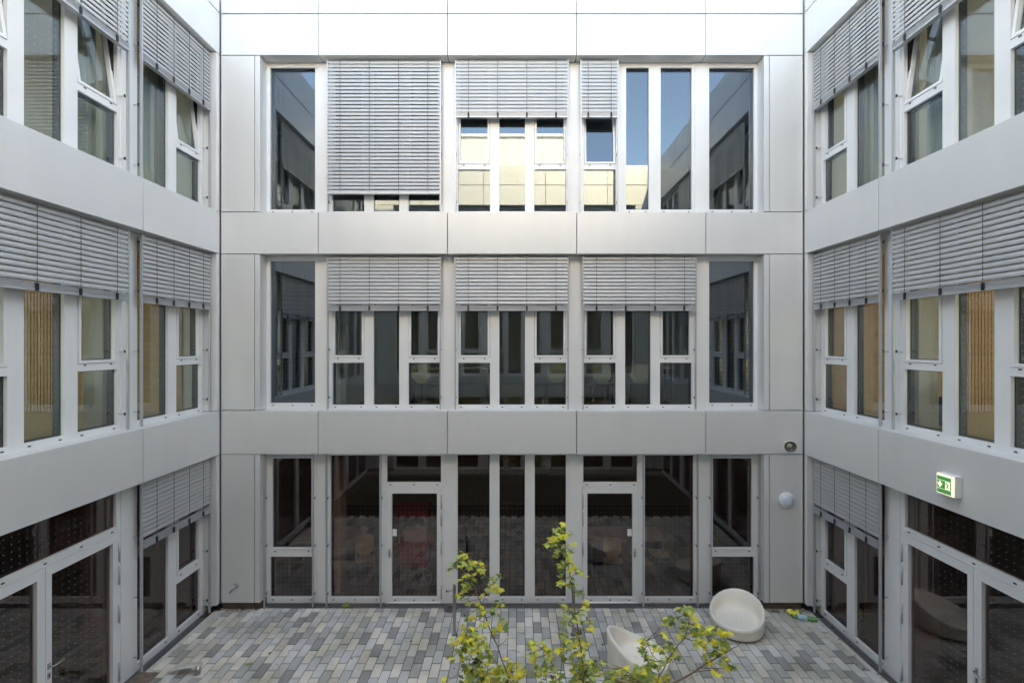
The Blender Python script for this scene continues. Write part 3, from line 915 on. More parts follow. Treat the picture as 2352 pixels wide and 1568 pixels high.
# horn loudspeaker
e = empty('horn_loudspeaker', (5.24, DB, 3.19)); tag(e, 'ivory horn loudspeaker on the lowest panel band', 'loudspeaker')
M = Matrix.Translation((0, -0.10, 0)) @ Matrix.Rotation(R(-18), 4, 'Z') @ Matrix.Rotation(R(98), 4, 'X')
MB().lathe([(0.018, -0.02), (0.035, 0.02), (0.055, 0.06), (0.082, 0.10), (0.108, 0.125), (0.115, 0.128), (0.114, 0.134), (0.106, 0.132), (0.08, 0.105), (0.050, 0.06), (0.03, 0.0), (0.0, 0.0)][::1], M_HORN, 36, M).build('bell', e)
MB().lathe([(0.104, 0.1335), (0.079, 0.108), (0.051, 0.068), (0.033, 0.034)], mat('horn_throat', (0.10, 0.095, 0.085), 0.6), 36, M).build('throat', e)
MB().lathe([(0, 0.085), (0.022, 0.085), (0.030, 0.07), (0.030, 0.035), (0.022, 0.03), (0, 0.03)], M_HORN, 24, M).build('phase_plug', e)
MB().lathe([(0, -0.02), (0.055, -0.02), (0.060, 0.0), (0.055, 0.06), (0.03, 0.065)], M_HORN, 28, M).build('driver', e)
MB().box(-0.02, 0.06, -0.055, 0.0, -0.03, 0.03, M_HORN).build('bracket', e)

# round wall lamp
e = empty('wall_lamp', (5.245, DB, 2.115)); tag(e, 'round white wall lamp on the right corner panel', 'lamp')
M = Matrix.Rotation(R(90), 4, 'X')
MB().lathe([(0.0, 0.0), (0.140, 0.0), (0.146, 0.01), (0.146, 0.045), (0.138, 0.062), (0.120, 0.070), (0.112, 0.068)], M_WHITE, 44, M).build('housing', e)
m_d = mat('opal_diffuser', (0.55, 0.62, 0.72), 0.3)
MB().lathe([(0.112, 0.068), (0.106, 0.083), (0.08, 0.098), (0.04, 0.106), (0.0, 0.108)], m_d, 44, M).build('diffuser', e)

# tap
e = empty('garden_tap', (-5.27, DB, 0.47)); tag(e, 'small steel water tap low on the left corner panel', 'tap')
MB().lathe([(0, 0.012), (0.034, 0.012), (0.036, 0.0)], M_STEEL, 20, M).build('rosette', e)
MB().tube([(0, -0.01, 0), (0, -0.05, 0), (-0.02, -0.075, -0.01), (-0.055, -0.10, -0.05), (-0.062, -0.105, -0.075)], [0.017, 0.017, 0.016, 0.014, 0.014], M_STEEL, 12).build('spout', e)
MB().tube([(0.0, -0.045, 0.015), (0.008, -0.048, 0.045)], [0.013, 0.020], M_STEEL, 12).build('valve', e)

# emergency exit sign
e = empty('exit_sign', right.W(2.94, 0, 3.19), right.rz); tag(e, 'lit green emergency exit sign with a down arrow and a running figure', 'sign')
m_w = emit('sign_white', (0.95, 1.0, 0.95), 0.06)
m_g = emit('sign_green', (0.0, 0.26, 0.08), 0.05)
SW, SH, SD = 0.245, 0.262, 0.10
MB().cbox(0, SW, -SD + 0.012, -0.002, 0, SH, M_WHITE, 0.005).build('housing', e)
MB().box(0.006, SW - 0.006, -SD, -SD + 0.012, 0.006, SH - 0.006, m_w).build('light_panel', e)
f = -SD - 0.0015
def flat(name, polys, m, dd=0.0):
    mb = MB()
    for p in polys:
        n = len(p)
        v = [(x, f - dd - 0.001, z) for x, z in p] + [(x, f - dd + 0.0015, z) for x, z in p]
        mb.add(v, [tuple(range(n)), tuple(range(n, 2 * n))[::-1]] + [(i, n + i, n + (i + 1) % n, (i + 1) % n) for i in range(n)], m)
    return mb.build(name, e)
def rect(a, b, c, d): return [(a, c), (b, c), (b, d), (a, d)]
gx0, gx1 = 0.014, 0.205
flat('green_band', [rect(gx0, gx1, 0.018, 0.068)], m_g)
flat('green_band', [rect(gx0, gx1, 0.182, 0.228)], m_g)
flat('green_field', [rect(gx0, gx1, 0.074, 0.176)], m_g)
ax = 0.055
flat('arrow', [[(ax - 0.011, 0.165), (ax + 0.011, 0.165), (ax + 0.011, 0.118), (ax - 0.011, 0.118)],
               [(ax, 0.084), (ax + 0.034, 0.130), (ax + 0.031, 0.148), (ax, 0.108)], [(ax, 0.084), (ax, 0.108), (ax - 0.031, 0.148), (ax - 0.034, 0.130)]], m_w, 0.002)
flat('doorway', [rect(0.128, 0.192, 0.078, 0.172)], m_w, 0.002)
def limb(x0, z0, x1, z1, w):
    dx, dz = x1 - x0, z1 - z0; l = math.hypot(dx, dz); nx, nz = -dz / l * w / 2, dx / l * w / 2
    return [(x0 + nx, z0 + nz), (x0 - nx, z0 - nz), (x1 - nx, z1 - nz), (x1 + nx, z1 + nz)]
hd = [(0.150 + 0.007 * math.cos(a * 0.785), 0.160 + 0.007 * math.sin(a * 0.785)) for a in range(8)]
flat('running_figure', [hd, limb(0.153, 0.150, 0.163, 0.122, 0.011), limb(0.155, 0.147, 0.135, 0.140, 0.005), limb(0.135, 0.140, 0.130, 0.147, 0.005), limb(0.156, 0.147, 0.174, 0.140, 0.005), limb(0.174, 0.140, 0.180, 0.128, 0.005),
     limb(0.163, 0.123, 0.168, 0.103, 0.008), limb(0.168, 0.103, 0.186, 0.096, 0.006), limb(0.161, 0.124, 0.150, 0.105, 0.008), limb(0.150, 0.105, 0.142, 0.088, 0.006)], m_g, 0.004)

# bottle with flower print
d = 8.64
e = empty('plastic_bottle', (5.44, 8.62, 0.045), R(-18)); tag(e, 'crumpled green plastic bottle lying near the right facade', 'bottle')
M = Matrix.Rotation(R(90), 4, 'Y')
bo = MB().lathe([(0, 0.0), (0.03, 0.0), (0.042, 0.015), (0.037, 0.05), (0.043, 0.08), (0.038, 0.11), (0.043, 0.13), (0.042, 0.155)], M_BOTTLE, 20, M).build('body', e)
MB().lathe([(0.042, -0.16), (0.044, -0.155), (0.044, -0.0), (0.041, 0.0)], M_BLUEPRINT, 20, M).build('label_wrap', e)
MB().lathe([(0.042, -0.16), (0.03, -0.20), (0.014, -0.23), (0.013, -0.25), (0, -0.25)], M_BOTTLE, 20, M).build('neck', e)
MB().lathe([(0, 0.155), (0.014, 0.155), (0.016, 0.175), (0, 0.176)], M_DARK, 14, M).build('cap', e)
e = empty('crumpled_wrapper', (5.29, 8.78, 0.0)); tag(e, 'crumpled yellow wrapper lying behind the green bottle', 'litter')
mb = MB(); vs = []; n = 9
for i in range(n):
    for j in range(n):
        x = (i / (n - 1) - .5) * 0.2; y = (j / (n - 1) - .5) * 0.16
        vs.append((x, y, 0.04 + 0.075 * noise.noise(Vector((x * 16, y * 16, 2))) + 0.02 * random.random()))
fs = [(i * n + j, (i + 1) * n + j, (i + 1) * n + j + 1, i * n + j + 1) for i in range(n - 1) for j in range(n - 1)]
mb.add(vs, fs, M_YEL).build('sheet', e)

# leaves -----------------------------------------------------------
def leafmat(name, col, tr):
    m = bpy.data.materials.new(name); m.use_nodes = True
    nt = m.node_tree; b = nt.nodes['Principled BSDF']; out = nt.nodes['Material Output']
    b.inputs['Roughness'].default_value = 0.5
    oi = nt.nodes.new('ShaderNodeObjectInfo')
    tc = nt.nodes.new('ShaderNodeTexCoord')
    n = nt.nodes.new('ShaderNodeTexNoise'); n.inputs['Scale'].default_value = 30
    nt.links.new(tc.outputs['Object'], n.inputs['Vector'])
    ad = nt.nodes.new('ShaderNodeMath'); ad.operation = 'ADD'
    nt.links.new(n.outputs['Fac'], ad.inputs[0]); nt.links.new(oi.outputs['Random'], ad.inputs[1])
    r = nt.nodes.new('ShaderNodeValToRGB')
    r.color_ramp.elements[0].position = 0.45; r.color_ramp.elements[1].position = 1.3 if False else 1.0
    r.color_ramp.elements[0].color = (*[c * 0.7 for c in col], 1); r.color_ramp.elements[1].color = (*[min(1, c * 1.3) for c in col], 1)
    nt.links.new(ad.outputs[0], r.inputs[0])
    nt.links.new(r.outputs[0], b.inputs['Base Color'])
    t = nt.nodes.new('ShaderNodeBsdfTranslucent')
    nt.links.new(r.outputs[0], t.inputs[0])
    mx = nt.nodes.new('ShaderNodeMixShader'); mx.inputs[0].default_value = tr
    nt.links.new(b.outputs[0], mx.inputs[1]); nt.links.new(t.outputs[0], mx.inputs[2]); nt.links.new(mx.outputs[0], out.inputs[0])
    return m
LM = [leafmat('leaf_green', (0.22, 0.31, 0.08), 0.35), leafmat('leaf_lime', (0.46, 0.52, 0.14), 0.35), leafmat('leaf_yellow', (0.85, 0.68, 0.09), 0.35), leafmat('leaf_dark', (0.09, 0.15, 0.045), 0.3)]
outline = [(0.0, -0.05), (0.20, -0.14), (0.46, -0.16), (0.34, 0.06), (0.60, 0.10), (0.84, 0.38), (0.58, 0.36), (0.52, 0.52), (0.24, 0.40), (0.34, 0.74), (0.17, 0.72), (0.0, 1.08)]
def leaf_geo(seed):
    rnd = random.Random(seed)
    pts = [(x * rnd.uniform(.88, 1.1), y * rnd.uniform(.92, 1.06)) for x, y in outline]
    full = pts + [(-x * rnd.uniform(.9, 1.05), y * rnd.uniform(.95, 1.05)) for x, y in pts[-2:0:-1]]
    droop = rnd.uniform(0.10, 0.35); fold = rnd.uniform(0.05, 0.22)
    def z(x, y): return fold * abs(x) - droop * (y - 0.3) ** 2 - 0.12 * x * x
    vs = [(0, 0.34, z(0, 0.34) - 0.03)] + [(x, y, z(x, y)) for x, y in full]
    n = len(full)
    fs = [(0, 1 + i, 1 + (i + 1) % n) for i in range(n)]
    return vs, fs
LG = [leaf_geo(s) for s in range(4)]
leaf_meshes = [[MB().add(v, f, m).mesh('leaf') for v, f in LG] for m in LM]
def sapling(label, base, stems, clusters, dz, yfrac, dep):
    e = empty('maple_sapling', base); tag(e, label, 'tree', 'young maple saplings in the planting bed')
    bx = Vector(base); pts_all = []
    for si, (st, r0, d0, d1) in enumerate(stems):
        q = [P(px, y, d0 + (d1 - d0) * i / max(1, len(st) - 1)) for i, (px, y) in enumerate(st)]
        pts_all += [(q[i] * (1 - t) + q[i + 1] * t, i) for i in range(len(q) - 1) for t in (0, .33, .66)] + [(q[-1], 0)]
        if si == 0:
            b0 = bx; q2 = [b0, b0 * 0.55 + q[-1] * 0.45 + Vector((0.02, 0.03, 0))]
            q = q + q2[::-1]
        r0 *= 0.7; rr = [0.0028 + (r0 - 0.0028) * i / (len(q) - 1) for i in range(len(q))]
        # smooth wobble
        qq = []; r2 = []
        for i in range(len(q) - 1):
            for t in (0, 0.5):
                w = Vector((noise.noise(q[i] * 3 + Vector((t, 0, 0))), 0, noise.noise(q[i] * 4 + Vector((0, t, 1))))) * 0.012
                qq.append(q[i].lerp(q[i + 1], t) + w); r2.append(rr[i] + (rr[i + 1] - rr[i]) * t)
        qq.append(q[-1]); r2.append(rr[-1])
        MB().tube([p - bx for p in qq], r2, M_BARK, 7).build('trunk' if si == 0 else 'branch', e)
    leaves = []
    for c in clusters:
        px, y, rad, cnt = c[:4]; cnt = int(cnt * (1.1 if y < 1440 else 1.4) + 0.5); yf = c[4] if len(c) > 4 else yfrac
        d = dep + random.uniform(-dz, dz)
        cen = P(px, y, d)
        # twig
        near = min(pts_all, key=lambda t: (t[0] - cen).length + (0.5 if t[0].z > cen.z + 0.05 else 0))[0]
        mid = near.lerp(cen, 0.55) + Vector((random.uniform(-.02, .02), 0, 0.0))
        if (near - cen).length > 0.03:
            MB().tube([near - bx, mid - bx, cen - bx], [0.0042, 0.003, 0.0018], M_BARK, 5).build('twig', e)
        for k in range(cnt):
            a = random.uniform(0, 2 * math.pi); rr = rad * math.sqrt(random.random())
            p = P(px + rr * math.cos(a), y + rr * math.sin(a), d + random.uniform(-0.12, 0.12))
            out = (p - cen)
            yaw = math.atan2(out.y, out.x) - math.pi / 2 + random.uniform(-0.7, 0.7)
            pitch = random.uniform(-0.95, 0.25); roll = random.uniform(-0.6, 0.6)
            s = random.uniform(0.032, 0.054)
            t = random.random() - 0.07
            mi = 2 if t < yf else (1 if t < yf + 0.36 else (0 if t < 0.86 else 3))
            leaves.append((p - bx, (pitch, roll, yaw), s, mi, random.randrange(4)))
    leaves.sort(key=lambda l: -l[2] / (l[0].y + bx.y))
    rest = MB()
    for i, (p, rot, s, mi, gi) in enumerate(leaves):
        if i < 300: link(leaf_meshes[mi][gi], 'leaf', e, p, rot, (s, s, s))
        else:
            from mathutils import Euler
            M = Matrix.Translation(p) @ Euler(rot).to_matrix().to_4x4() @ Matrix.Scale(s, 4)
            rest.add([M @ Vector(v) for v in LG[gi][0]], LG[gi][1], LM[mi])
    if rest.v: rest.build('foliage', e)['kind'] = 'stuff'
    return e
def Z1(x, y): return ((1060 + x / 3.989) * .9604, (1240 + y / 3.989) * .9604)
def Z2(x, y): return ((1400 + x / 5.113) * .9604, (1380 + y / 5.113) * .9604)
def C1(l): return [(*Z1(c[0], c[1]), c[2] * .2408, *c[3:]) for c in l]
def C2_(l): return [(*Z2(c[0], c[1]), c[2] * .1878, *c[3:]) for c in l]
k1 = [(185, 330, 30, 5, .5), (170, 370, 45, 6), (90, 450, 55, 13), (50, 480, 30, 5), (180, 425, 45, 7), (250, 430, 50, 11, .3), (330, 440, 50, 11), (375, 485, 35, 8), (290, 530, 20, 2, .8), (395, 550, 15, 2),
      (225, 580, 60, 12), (200, 640, 45, 9), (300, 585, 25, 4), (240, 690, 30, 3), (155, 735, 40, 7), (240, 795, 30, 5, .5), (195, 775, 25, 3), (545, 545, 25, 4), (480, 600, 40, 8), (520, 670, 40, 7, .4), (430, 685, 25, 3), (375, 740, 20, 3),
      (530, 810, 40, 7), (500, 900, 40, 6), (440, 860, 25, 3), (350, 830, 40, 6, .4), (240, 920, 45, 8), (285, 940, 20, 2, 1), (380, 905, 25, 3), (390, 1010, 45, 6), (570, 1010, 50, 9), (490, 1070, 30, 3), (190, 1000, 35, 4, .6), (610, 1130, 16, 1, 1),
      (250, 1110, 95, 30, .35), (150, 1190, 75, 16), (330, 1190, 90, 24, .35), (250, 1285, 95, 20), (80, 1320, 40, 4), (400, 1330, 80, 15), (280, 1420, 95, 22), (450, 1435, 105, 30, .55), (600, 1415, 80, 18, .5), (700, 1430, 75, 15, .6), (340, 1530, 105, 22),
      (550, 1520, 110, 30, .6), (200, 1545, 60, 10), (740, 1500, 45, 8, .5), (30, 1550, 30, 3, .8), (640, 1580, 80, 14), (420, 1600, 100, 18)]
sapling('leaning maple sapling with many yellow leaves, leftmost of the three in the foreground', (0.25, 4.35, -0.03),
        [([Z1(165, 460), Z1(240, 560), Z1(300, 660), Z1(370, 820), Z1(430, 1010), Z1(520, 1220), Z1(600, 1450), Z1(640, 1640)], 0.013, 4.95, 4.6),
         ([Z1(490, 590), Z1(430, 680), Z1(375, 800)], 0.005, 4.9, 4.85), ([Z1(170, 1190), Z1(260, 1300), Z1(400, 1480), Z1(480, 1640)], 0.008, 4.75, 4.6), ([Z1(280, 430), Z1(245, 545)], 0.004, 4.95, 4.93),
         ([Z1(360, 1200), Z1(500, 1360), Z1(580, 1470)], 0.006, 4.75, 4.65)],
        C1(k1), 0.12, 0.22, 4.75)
k2 = [(1130, 55, 35, 5), (1090, 110, 38, 6), (1195, 150, 45, 6, .35), (1145, 150, 35, 6), (1010, 200, 40, 7, .4), (1000, 250, 35, 5), (1105, 215, 55, 14), (1235, 235, 25, 3, .6), (1060, 280, 50, 10), (1175, 310, 45, 6), (1085, 345, 35, 5), (1215, 360, 22, 2), (1205, 285, 25, 2),
      (1125, 435, 42, 8), (1215, 430, 38, 5), (1130, 500, 25, 3), (1205, 490, 25, 2, .6), (1290, 475, 42, 7), (1340, 525, 26, 3, .6), (1115, 580, 42, 8), (1215, 605, 50, 9, .4), (1100, 635, 25, 3), (1300, 690, 32, 5),
      (1360, 805, 28, 4, .5), (1360, 860, 22, 2), (1125, 840, 42, 6), (1190, 900, 55, 10), (1290, 925, 60, 11, .3), (1400, 965, 35, 4, .5), (1180, 995, 52, 8), (1405, 1040, 26, 2, .6), (1150, 1090, 45, 7), (1200, 1170, 70, 14), (1285, 1195, 70, 15, .35), (1370, 1215, 45, 7), (1280, 1090, 30, 3),
      (850, 1180, 35, 5), (870, 1265, 50, 9), (965, 1185, 42, 6, .4), (1000, 1285, 52, 9, .4), (830, 1330, 35, 4), (930, 1385, 62, 10), (1040, 1350, 35, 4, .5), (1105, 1240, 20, 2, .8), (1150, 1310, 60, 9), (1000, 1465, 70, 12), (870, 1490, 55, 8), (1100, 1530, 60, 9),
      (1290, 1345, 80, 14), (1350, 1430, 80, 16), (1265, 1480, 70, 12), (1400, 1370, 40, 5), (1300, 1560, 80, 14), (1000, 1580, 80, 10)]
sapling('tallest upright maple sapling, between the two steel posts', (0.62, 4.45, -0.03),
        [([Z1(1120, 130), Z1(1125, 200), Z1(1170, 320), Z1(1200, 480), Z1(1235, 700), Z1(1260, 900), Z1(1300, 1150), Z1(1330, 1400), Z1(1345, 1640)], 0.012, 4.95, 4.6),
         ([Z1(1150, 1250), Z1(1115, 1450), Z1(1095, 1640)], 0.008, 4.75, 4.6), ([Z1(960, 1240), Z1(1040, 1400), Z1(1100, 1500)], 0.005, 4.75, 4.65), ([Z1(1310, 480), Z1(1240, 540), Z1(1215, 600)], 0.004, 4.9, 4.88)],
        C1(k2), 0.10, 0.16, 4.78)
k3 = [(1180, 390, 45, 8), (1265, 395, 45, 7), (1320, 465, 35, 5, .9), (1225, 440, 35, 5), (1000, 560, 50, 9, .35), (1020, 500, 45, 6), (1120, 520, 35, 4), (1195, 540, 35, 5), (1220, 605, 62, 10), (965, 685, 35, 3, .9), (1150, 715, 50, 6), (1345, 595, 52, 8, .3), (1330, 685, 52, 7),
      (1440, 640, 60, 10), (1430, 735, 42, 5, .8), (1545, 640, 45, 6), (1640, 650, 52, 8), (1730, 680, 48, 7, .7), (1555, 765, 35, 4, .8), (1380, 800, 42, 5), (1445, 840, 35, 3, .9), (1600, 800, 52, 8), (1705, 825, 52, 8), (1640, 895, 45, 6), (1760, 890, 25, 2, 1), (1455, 940, 50, 6, .6),
      (1550, 930, 40, 4), (1520, 1050, 45, 4, 1), (1620, 1010, 45, 4), (1700, 1020, 52, 7), (1790, 1085, 50, 6), (1705, 1110, 42, 4, .8), (1620, 1160, 42, 5), (830, 830, 20, 2), (700, 765, 42, 6), (700, 880, 45, 8), (760, 790, 25, 3), (885, 885, 42, 4, .8), (950, 915, 35, 4), (1010, 830, 52, 7), (1085, 860, 45, 5),
      (1070, 950, 35, 4, .4), (1130, 980, 25, 2), (940, 1010, 35, 4), (1020, 1010, 25, 3), (780, 1010, 52, 8), (860, 1080, 52, 8), (740, 1090, 52, 8), (620, 1175, 80, 14), (770, 1190, 70, 12), (500, 1100, 35, 5, .4), (1010, 1230, 52, 6), (850, 1270, 55, 7, 1),
      (230, 1030, 25, 3), (120, 1095, 52, 8), (130, 1170, 35, 4, .8), (250, 1200, 80, 12), (350, 1165, 70, 10), (60, 1240, 60, 8), (300, 1275, 70, 10), (450, 1160, 62, 10), (530, 1265, 80, 14), (670, 1265, 80, 14), (420, 1300, 70, 10)]
sapling('spreading maple sapling in front of the tub chairs, rightmost of the three', (1.15, 4.15, -0.03),
        [([Z2(1240, 400), Z2(1270, 560), Z2(1210, 740), Z2(1080, 890), Z2(1010, 1000), Z2(910, 1200), Z2(840, 1360)], 0.010, 4.75, 4.45),
         ([Z2(1910, 800), Z2(1850, 840), Z2(1730, 905), Z2(1600, 985), Z2(1470, 1050), Z2(1350, 1130), Z2(1200, 1230), Z2(1050, 1300), Z2(900, 1370)], 0.015, 4.75, 4.45),
         ([Z2(740, 780), Z2(820, 930), Z2(930, 1080)], 0.005, 4.6, 4.55), ([Z2(1440, 640), Z2(1520, 760), Z2(1620, 970)], 0.005, 4.75, 4.7), ([Z2(480, 1120), Z2(600, 1240), Z2(760, 1360)], 0.007, 4.55, 4.45)],
        C2_(k3), 0.10, 0.16, 4.62)

# fallen leaves and weeds
def litter(px, y, label, s=0.035, mi=None):
    d = CAMZ * FPX / (y - 788.5)
    o = link(None, 'x') if False else None
    m = MB().add(*LG[random.randrange(4)], mi or M_BROWNLEAF).mesh('fallen_leaf')
    o = link(m, 'fallen_leaf', None, (CAMX + (px - 1187) * d / FPX, d, 0.012), (random.uniform(-.3, .3), random.uniform(-.3, .3), random.uniform(0, 6)), (s, s, s))
    tag(o, label, 'leaf')
litter(1856, 1536, 'brown leaf lying on the pale pavers far right')
litter(1703, 1560, 'orange leaf on the pavers in front of the tub chair', mi=LM[2])
litter(1500, 1386, 'brown leaf on the grate below the wide right pane', 0.04)
litter(1437, 1385, 'brown leaf on the grate right of the right glass door', 0.03)
litter(1518, 1388, 'curled brown leaf beside another on the grate, below the wide right pane', 0.03)
litter(1895, 1412, 'rust brown leaf in the right corner by the window foot', 0.04)
litter(1940, 1440, 'rust brown leaf on the right side grate', 0.04)
litter(1958, 1456, 'rust brown leaf further along the right side grate', 0.04)
def weed(px, y, label, s=0.06):
    d = CAMZ * FPX / (y - 788.5)
    mb = MB()
    for k in range(9):
        a = k * 0.7 + random.random() * 0.4; L = s * random.uniform(0.6, 1.2)
        c, n = math.cos(a), math.sin(a); w = L * 0.22
        mb.add([(0, 0, 0), (c * L * .5 - n * w, n * L * .5 + c * w, L * .35), (c * L, n * L, L * .3), (c * L * .5 + n * w, n * L * .5 - c * w, L * .35)], [(0, 1, 2, 3)], LM[0])
    o = mb.build('weed'); o.location = (CAMX + (px - 1187) * d / FPX, d, 0)
    tag(o, label, 'weed')
weed(795, 1392, 'small green weed growing at the grate of the far facade', 0.10)
weed(572, 1525, 'tiny weed in a joint at the bottom left of the paving', 0.05)
weed(1043, 1390, 'small weed beside the round floor drain', 0.07)
weed(620, 1500, 'tiny weed between grey pavers left of centre', 0.04)

# dirt and leaf crumbs gathered along the wall feet
mb = MB()
def crumb(x, y):
    a = random.uniform(0, 6.28); q = random.uniform(0.006, 0.02) * (1.6 if random.random() < 0.1 else 1)
    M = Matrix.Translation((x, y, 0.004)) @ Matrix.Rotation(a, 4, 'Z') @ Matrix.Rotation(random.uniform(-.4, .4), 4, 'X')
    mb.add([M @ Vector(v) for v in ((-q, 0, 0), (0, -q * .6, 0.002), (q, 0, 0.001), (0, q * .6, 0.003))], [(0, 1, 2, 3)], random.choice((M_BROWNLEAF, M_SOIL, M_BARK, M_SOIL)))
for i in range(260): crumb(random.uniform(4.85, 5.75), DB + 0.03 - abs(random.gauss(0, 0.07)))
for i in range(140): crumb(-random.uniform(4.85, 5.75), DB + 0.03 - abs(random.gauss(0, 0.05)))
for i in range(220): crumb(random.uniform(-4.8, 4.8), DB + 0.20 - abs(random.gauss(0, 0.12)))
for i in range(260):
    s_ = random.choice((-1, 1, 1)); crumb(s_ * (HW + 0.20 - abs(random.gauss(0, 0.14))), random.uniform(5.0, 8.9))
for i in range(260): crumb(random.uniform(-5.4, 5.4), random.uniform(4.9, 8.9))
tag(mb.build('leaf_debris'), 'brown crumbs of leaves and soil scattered along the wall feet', 'debris', kind='stuff')

# ------------------------------------------------------------------ interiors
def column(fac, t, d, z0, z1, label, r=0.15):
    w0 = fac.W(t, d, z0)
    e = tag(MB().box(-r, r, -r, r, 0, z1 - z0, M_WALLIN).build('column'), kind='structure')
    e.location = w0
for fc, nm in ((left, 'left'), (right, 'right')):
    for (z0, z1) in ((0.0, 2.94), (3.81, 6.78), (7.61, 10.58)):
        for t in (1.66, 4.2, 6.7): column(fc, t, 0.80, z0, z1, '')
for t in (-3.65, 3.9):
    for (z0, z1) in ((0.0, 2.94), (3.81, 6.78)): column(back, t, 0.75, z0, z1, '')
def curtain(fac, t0, t1, d, z0, z1, label, m=M_CURT):
    mb = MB(); n = 40; vs = []; L = t1 - t0
    for i in range(n + 1):
        x = (i / n - 0.5) * L; y = 0.028 * math.sin(i * 1.15 + 0.8 * math.sin(i * 0.37 + t0 * 5)) + 0.016 * math.sin(i * 0.41 + t0)
        vs += [(x, y, 0), (x, y, z1 - z0), (x, y + 0.004, 0), (x, y + 0.004, z1 - z0)]
    fs = []
    for i in range(n):
        a, b = i * 4, i * 4 + 4
        fs += [(a, b, b + 1, a + 1), (a + 2, a + 3, b + 3, b + 2), (a + 1, b + 1, b + 3, a + 3)]
    o = mb.add(vs, fs, m, True).build('curtain'); o.location = fac.W((t0 + t1) / 2, d, z0); o.rotation_euler = (0, 0, fac.rz)
    tag(o, label, 'curtain', 'curtains behind the side windows')
for fc, nm in ((left, 'left'), (right, 'right')):
    curtain(fc, 0.35, 1.15, 0.55, 7.62, 10.55, 'cream curtain behind the upper corner window of the %s facade' % nm)
    curtain(fc, 2.0, 2.45, 0.60, 7.62, 10.55, 'cream curtain behind the open tilted sash of the %s facade' % nm)
    # oak lining on the end wall of the middle floor room
    xw = fc.ox + (-1 if fc is left else 1) * 3.1
    e = empty('oak_wall_lining', (xw, DB - 0.102, 3.81)); tag(e, 'oak lining with vertical battens on the end wall of the %s middle floor room' % nm, 'wall lining')
    MB().box(-2.75, 2.45, -0.02, 0.0, 0, 2.96, M_WOOD).build('backing', e)
    bm_ = MB().box(-0.024, 0.024, -0.030, -0.021, 0.0, 2.955, M_WOOD).mesh('batten')
    for i in range(44): link(bm_, 'batten', e, (-1.35 + i * 0.062, 0, 0.003))
    e = empty('low_cabinet', fc.W(2.9, 1.6, 3.81), fc.rz); tag(e, 'pale low cabinet behind the middle floor windows of the %s facade' % nm, 'cabinet')
    MB().box(-0.6, 0.6, -0.2, 0.2, 0.05, 0.72, M_TABLE).build('carcass', e)
    MB().box(-0.62, 0.62, -0.22, 0.22, 0.723, 0.75, M_WOOD).build('top', e)
    MB().box(-0.58, 0.58, -0.18, 0.18, 0.0, 0.048, M_DARK).build('base', e)
    for q in (-0.3, 0.3): MB().box(q - 0.27, q + 0.27, -0.215, -0.202, 0.08, 0.69, M_TABLE).build('door', e)
e = empty('pouf', right.W(1.35, 1.15, 3.81)); tag(e, 'round charcoal pouf behind the middle floor corner window on the right', 'pouf')
MB().lathe([(0, 0.42), (0.34, 0.42), (0.40, 0.38), (0.42, 0.2), (0.40, 0.03), (0, 0.03)], mat('charcoal_fabric', (0.035, 0.035, 0.042), 0.9), 36).build('cushion', e)

def shell_chair(x, y, z, rz, label, m=None):
    m = m or M_CHAIRIN
    e = empty('shell_chair', (x, y, z), rz); tag(e, label, 'chair', 'shell chairs inside the rooms')
    vs = []; nu, nv = 8, 12
    for j in range(nv + 1):
        t = j / nv
        if t < 0.5: s = t / 0.5; yy = 0.20 - 0.40 * s; zz = 0.44 + 0.02 * (1 - s) ** 2 - 0.015 * math.sin(s * 3.14)
        else: s = (t - 0.5) / 0.5; yy = -0.20 - 0.07 * math.sin(s * 1.5) - 0.02 * s; zz = 0.44 + 0.40 * s - 0.03 * (1 - s)
        wd = 0.20 if t < 0.42 else (0.20 - 0.09 * math.sin(min(1, (t - 0.42) / 0.25) * math.pi) if t < 0.67 else 0.20)
        if j == nv: wd = 0.17
        for i in range(nu + 1):
            u = i / nu * 2 - 1
            vs.append((u * wd, yy + (0.03 * u * u if t > 0.5 else 0), zz + (0.015 * u * u if t < 0.5 else 0)))
    k = len(vs)
    vs += [(x_, y_ - 0.006, z_ - 0.010) for x_, y_, z_ in vs]
    fs = []
    for j in range(nv):
        for i in range(nu):
            a = j * (nu + 1) + i
            fs.append((a, a + 1, a + nu + 2, a + nu + 1)); fs.append((k + a, k + a + nu + 1, k + a + nu + 2, k + a + 1))
    MB().add(vs, fs, m, True).build('seat_shell', e)
    for sx in (-1, 1):
        for sy in (-1, 1):
            MB().tube([(sx * 0.12, sy * 0.10, 0.425), (sx * 0.19, sy * 0.18, 0.40), (sx * 0.22, sy * 0.23, 0.0)], 0.011, M_STEEL, 8).build('leg', e)
    return e
def table(x, y, z, w, dp, label, rz=0):
    e = empty('table', (x, y, z), rz); tag(e, label, 'table')
    MB().cbox(-w / 2, w / 2, -dp / 2, dp / 2, 0.72, 0.745, M_TABLE, 0.003).build('table_top', e)
    for sx in (-1, 1):
        for sy in (-1, 1):
            MB().tube([(sx * (w / 2 - 0.06), sy * (dp / 2 - 0.06), 0), (sx * (w / 2 - 0.06), sy * (dp / 2 - 0.06), 0.72)], 0.022, M_STEEL, 10).build('leg', e)
table(2.55, 10.75, 0.0, 1.7, 0.8, 'white table inside behind the right glass door')
table(-4.2, 10.7, 0.0, 1.6, 0.8, 'white table inside behind the left end windows of the ground floor')
shell_chair(2.15, 10.05, 0.0, R(170), 'pale shell chair inside behind the right glass door')
shell_chair(2.75, 10.0, 0.0, R(190), 'pale shell chair inside, left half of the wide pane right of the right door')
shell_chair(3.25, 10.4, 0.0, R(95), 'pale shell chair inside at the short end of the right table')
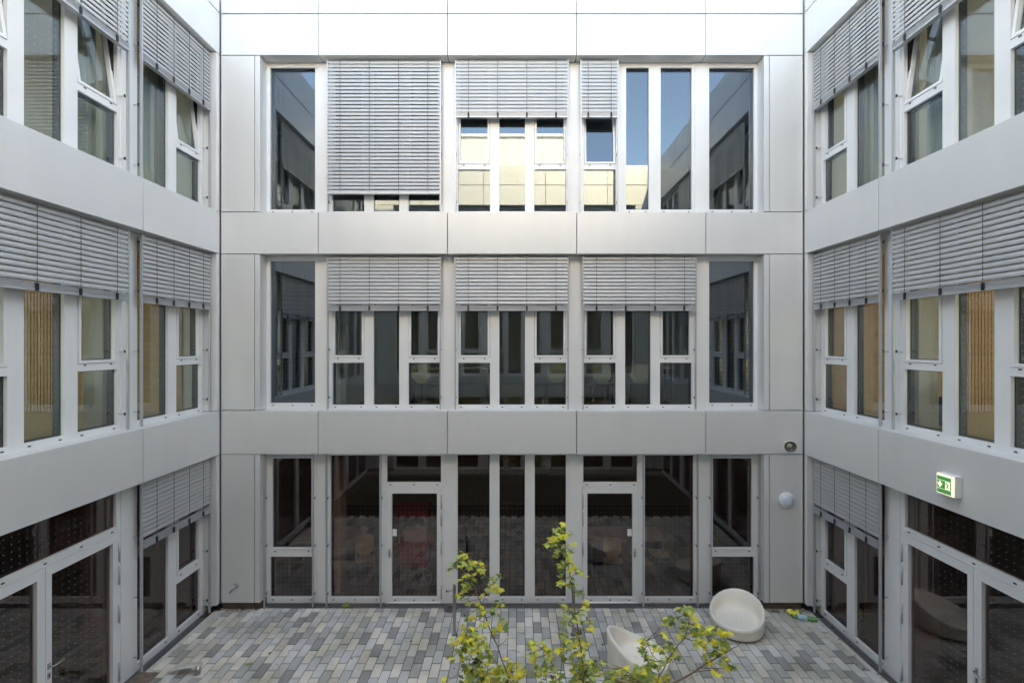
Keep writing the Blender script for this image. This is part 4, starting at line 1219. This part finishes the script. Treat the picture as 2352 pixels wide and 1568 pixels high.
shell_chair(-3.2, 10.15, 0.0, R(200), 'pale shell chair inside behind the wide pane left of the left door')
table(2.9, 10.95, 3.805, 1.6, 0.7, 'white table on the middle floor behind the right blind')
table(-1.3, 10.9, 3.805, 1.6, 0.7, 'white table on the middle floor behind the central windows')
shell_chair(1.95, 10.1, 3.805, R(175), 'pale shell chair seen from behind in the lower left pane under the right blind')
shell_chair(2.72, 10.1, 3.805, R(160), 'pale shell chair in the tall centre pane under the right blind')
shell_chair(-1.95, 10.15, 3.805, R(200), 'pale shell chair in the lower right pane under the left blind')
shell_chair(0.95, 10.3, 3.805, R(170), 'pale shell chair in the lower right pane under the central blind')
# red vending cart behind the left door
e = empty('red_cart', (-2.12, 10.1, 0.01)); tag(e, 'red cart with glazed case and spoked wheel inside behind the left glass door', 'cart')
MB().cbox(-0.34, 0.34, -0.22, 0.22, 1.42, 1.60, M_RED, 0.01).build('roof', e)
for sx in (-1, 1):
    for sy in (-1, 1): MB().box(sx * 0.28 - 0.015, sx * 0.28 + 0.015, sy * 0.18 - 0.015, sy * 0.18 + 0.015, 0.86, 1.42, M_TABLE).build('corner_post', e)
MB().cbox(-0.40, 0.40, -0.25, 0.25, 0.78, 0.86, M_RED, 0.01).build('counter', e)
MB().cbox(-0.30, 0.30, -0.20, 0.20, 0.36, 0.78, M_RED, 0.01).build('body', e)
MB().box(-0.2, 0.25, -0.1, 0.1, 0.861, 1.1, M_TABLE).build('display_box', e)
mb = MB(); c = Vector((0.24, -0.27, 0.19))
mb.tube([c + Vector((0.18 * math.cos(a * 0.2618), 0, 0.18 * math.sin(a * 0.2618))) for a in range(25)], 0.014, M_STEEL, 8)
wh = mb.build('wheel', e)
for a in range(5): MB().tube([c, c + Vector((0.17 * math.cos(a * 1.2566 + .3), 0, 0.17 * math.sin(a * 1.2566 + .3)))], 0.012, M_STEEL, 6).build('spoke', wh)
MB().tube([(-0.26, -0.1, 0.36), (-0.26, -0.1, 0.0)], 0.015, M_STEEL, 8).build('leg', e)
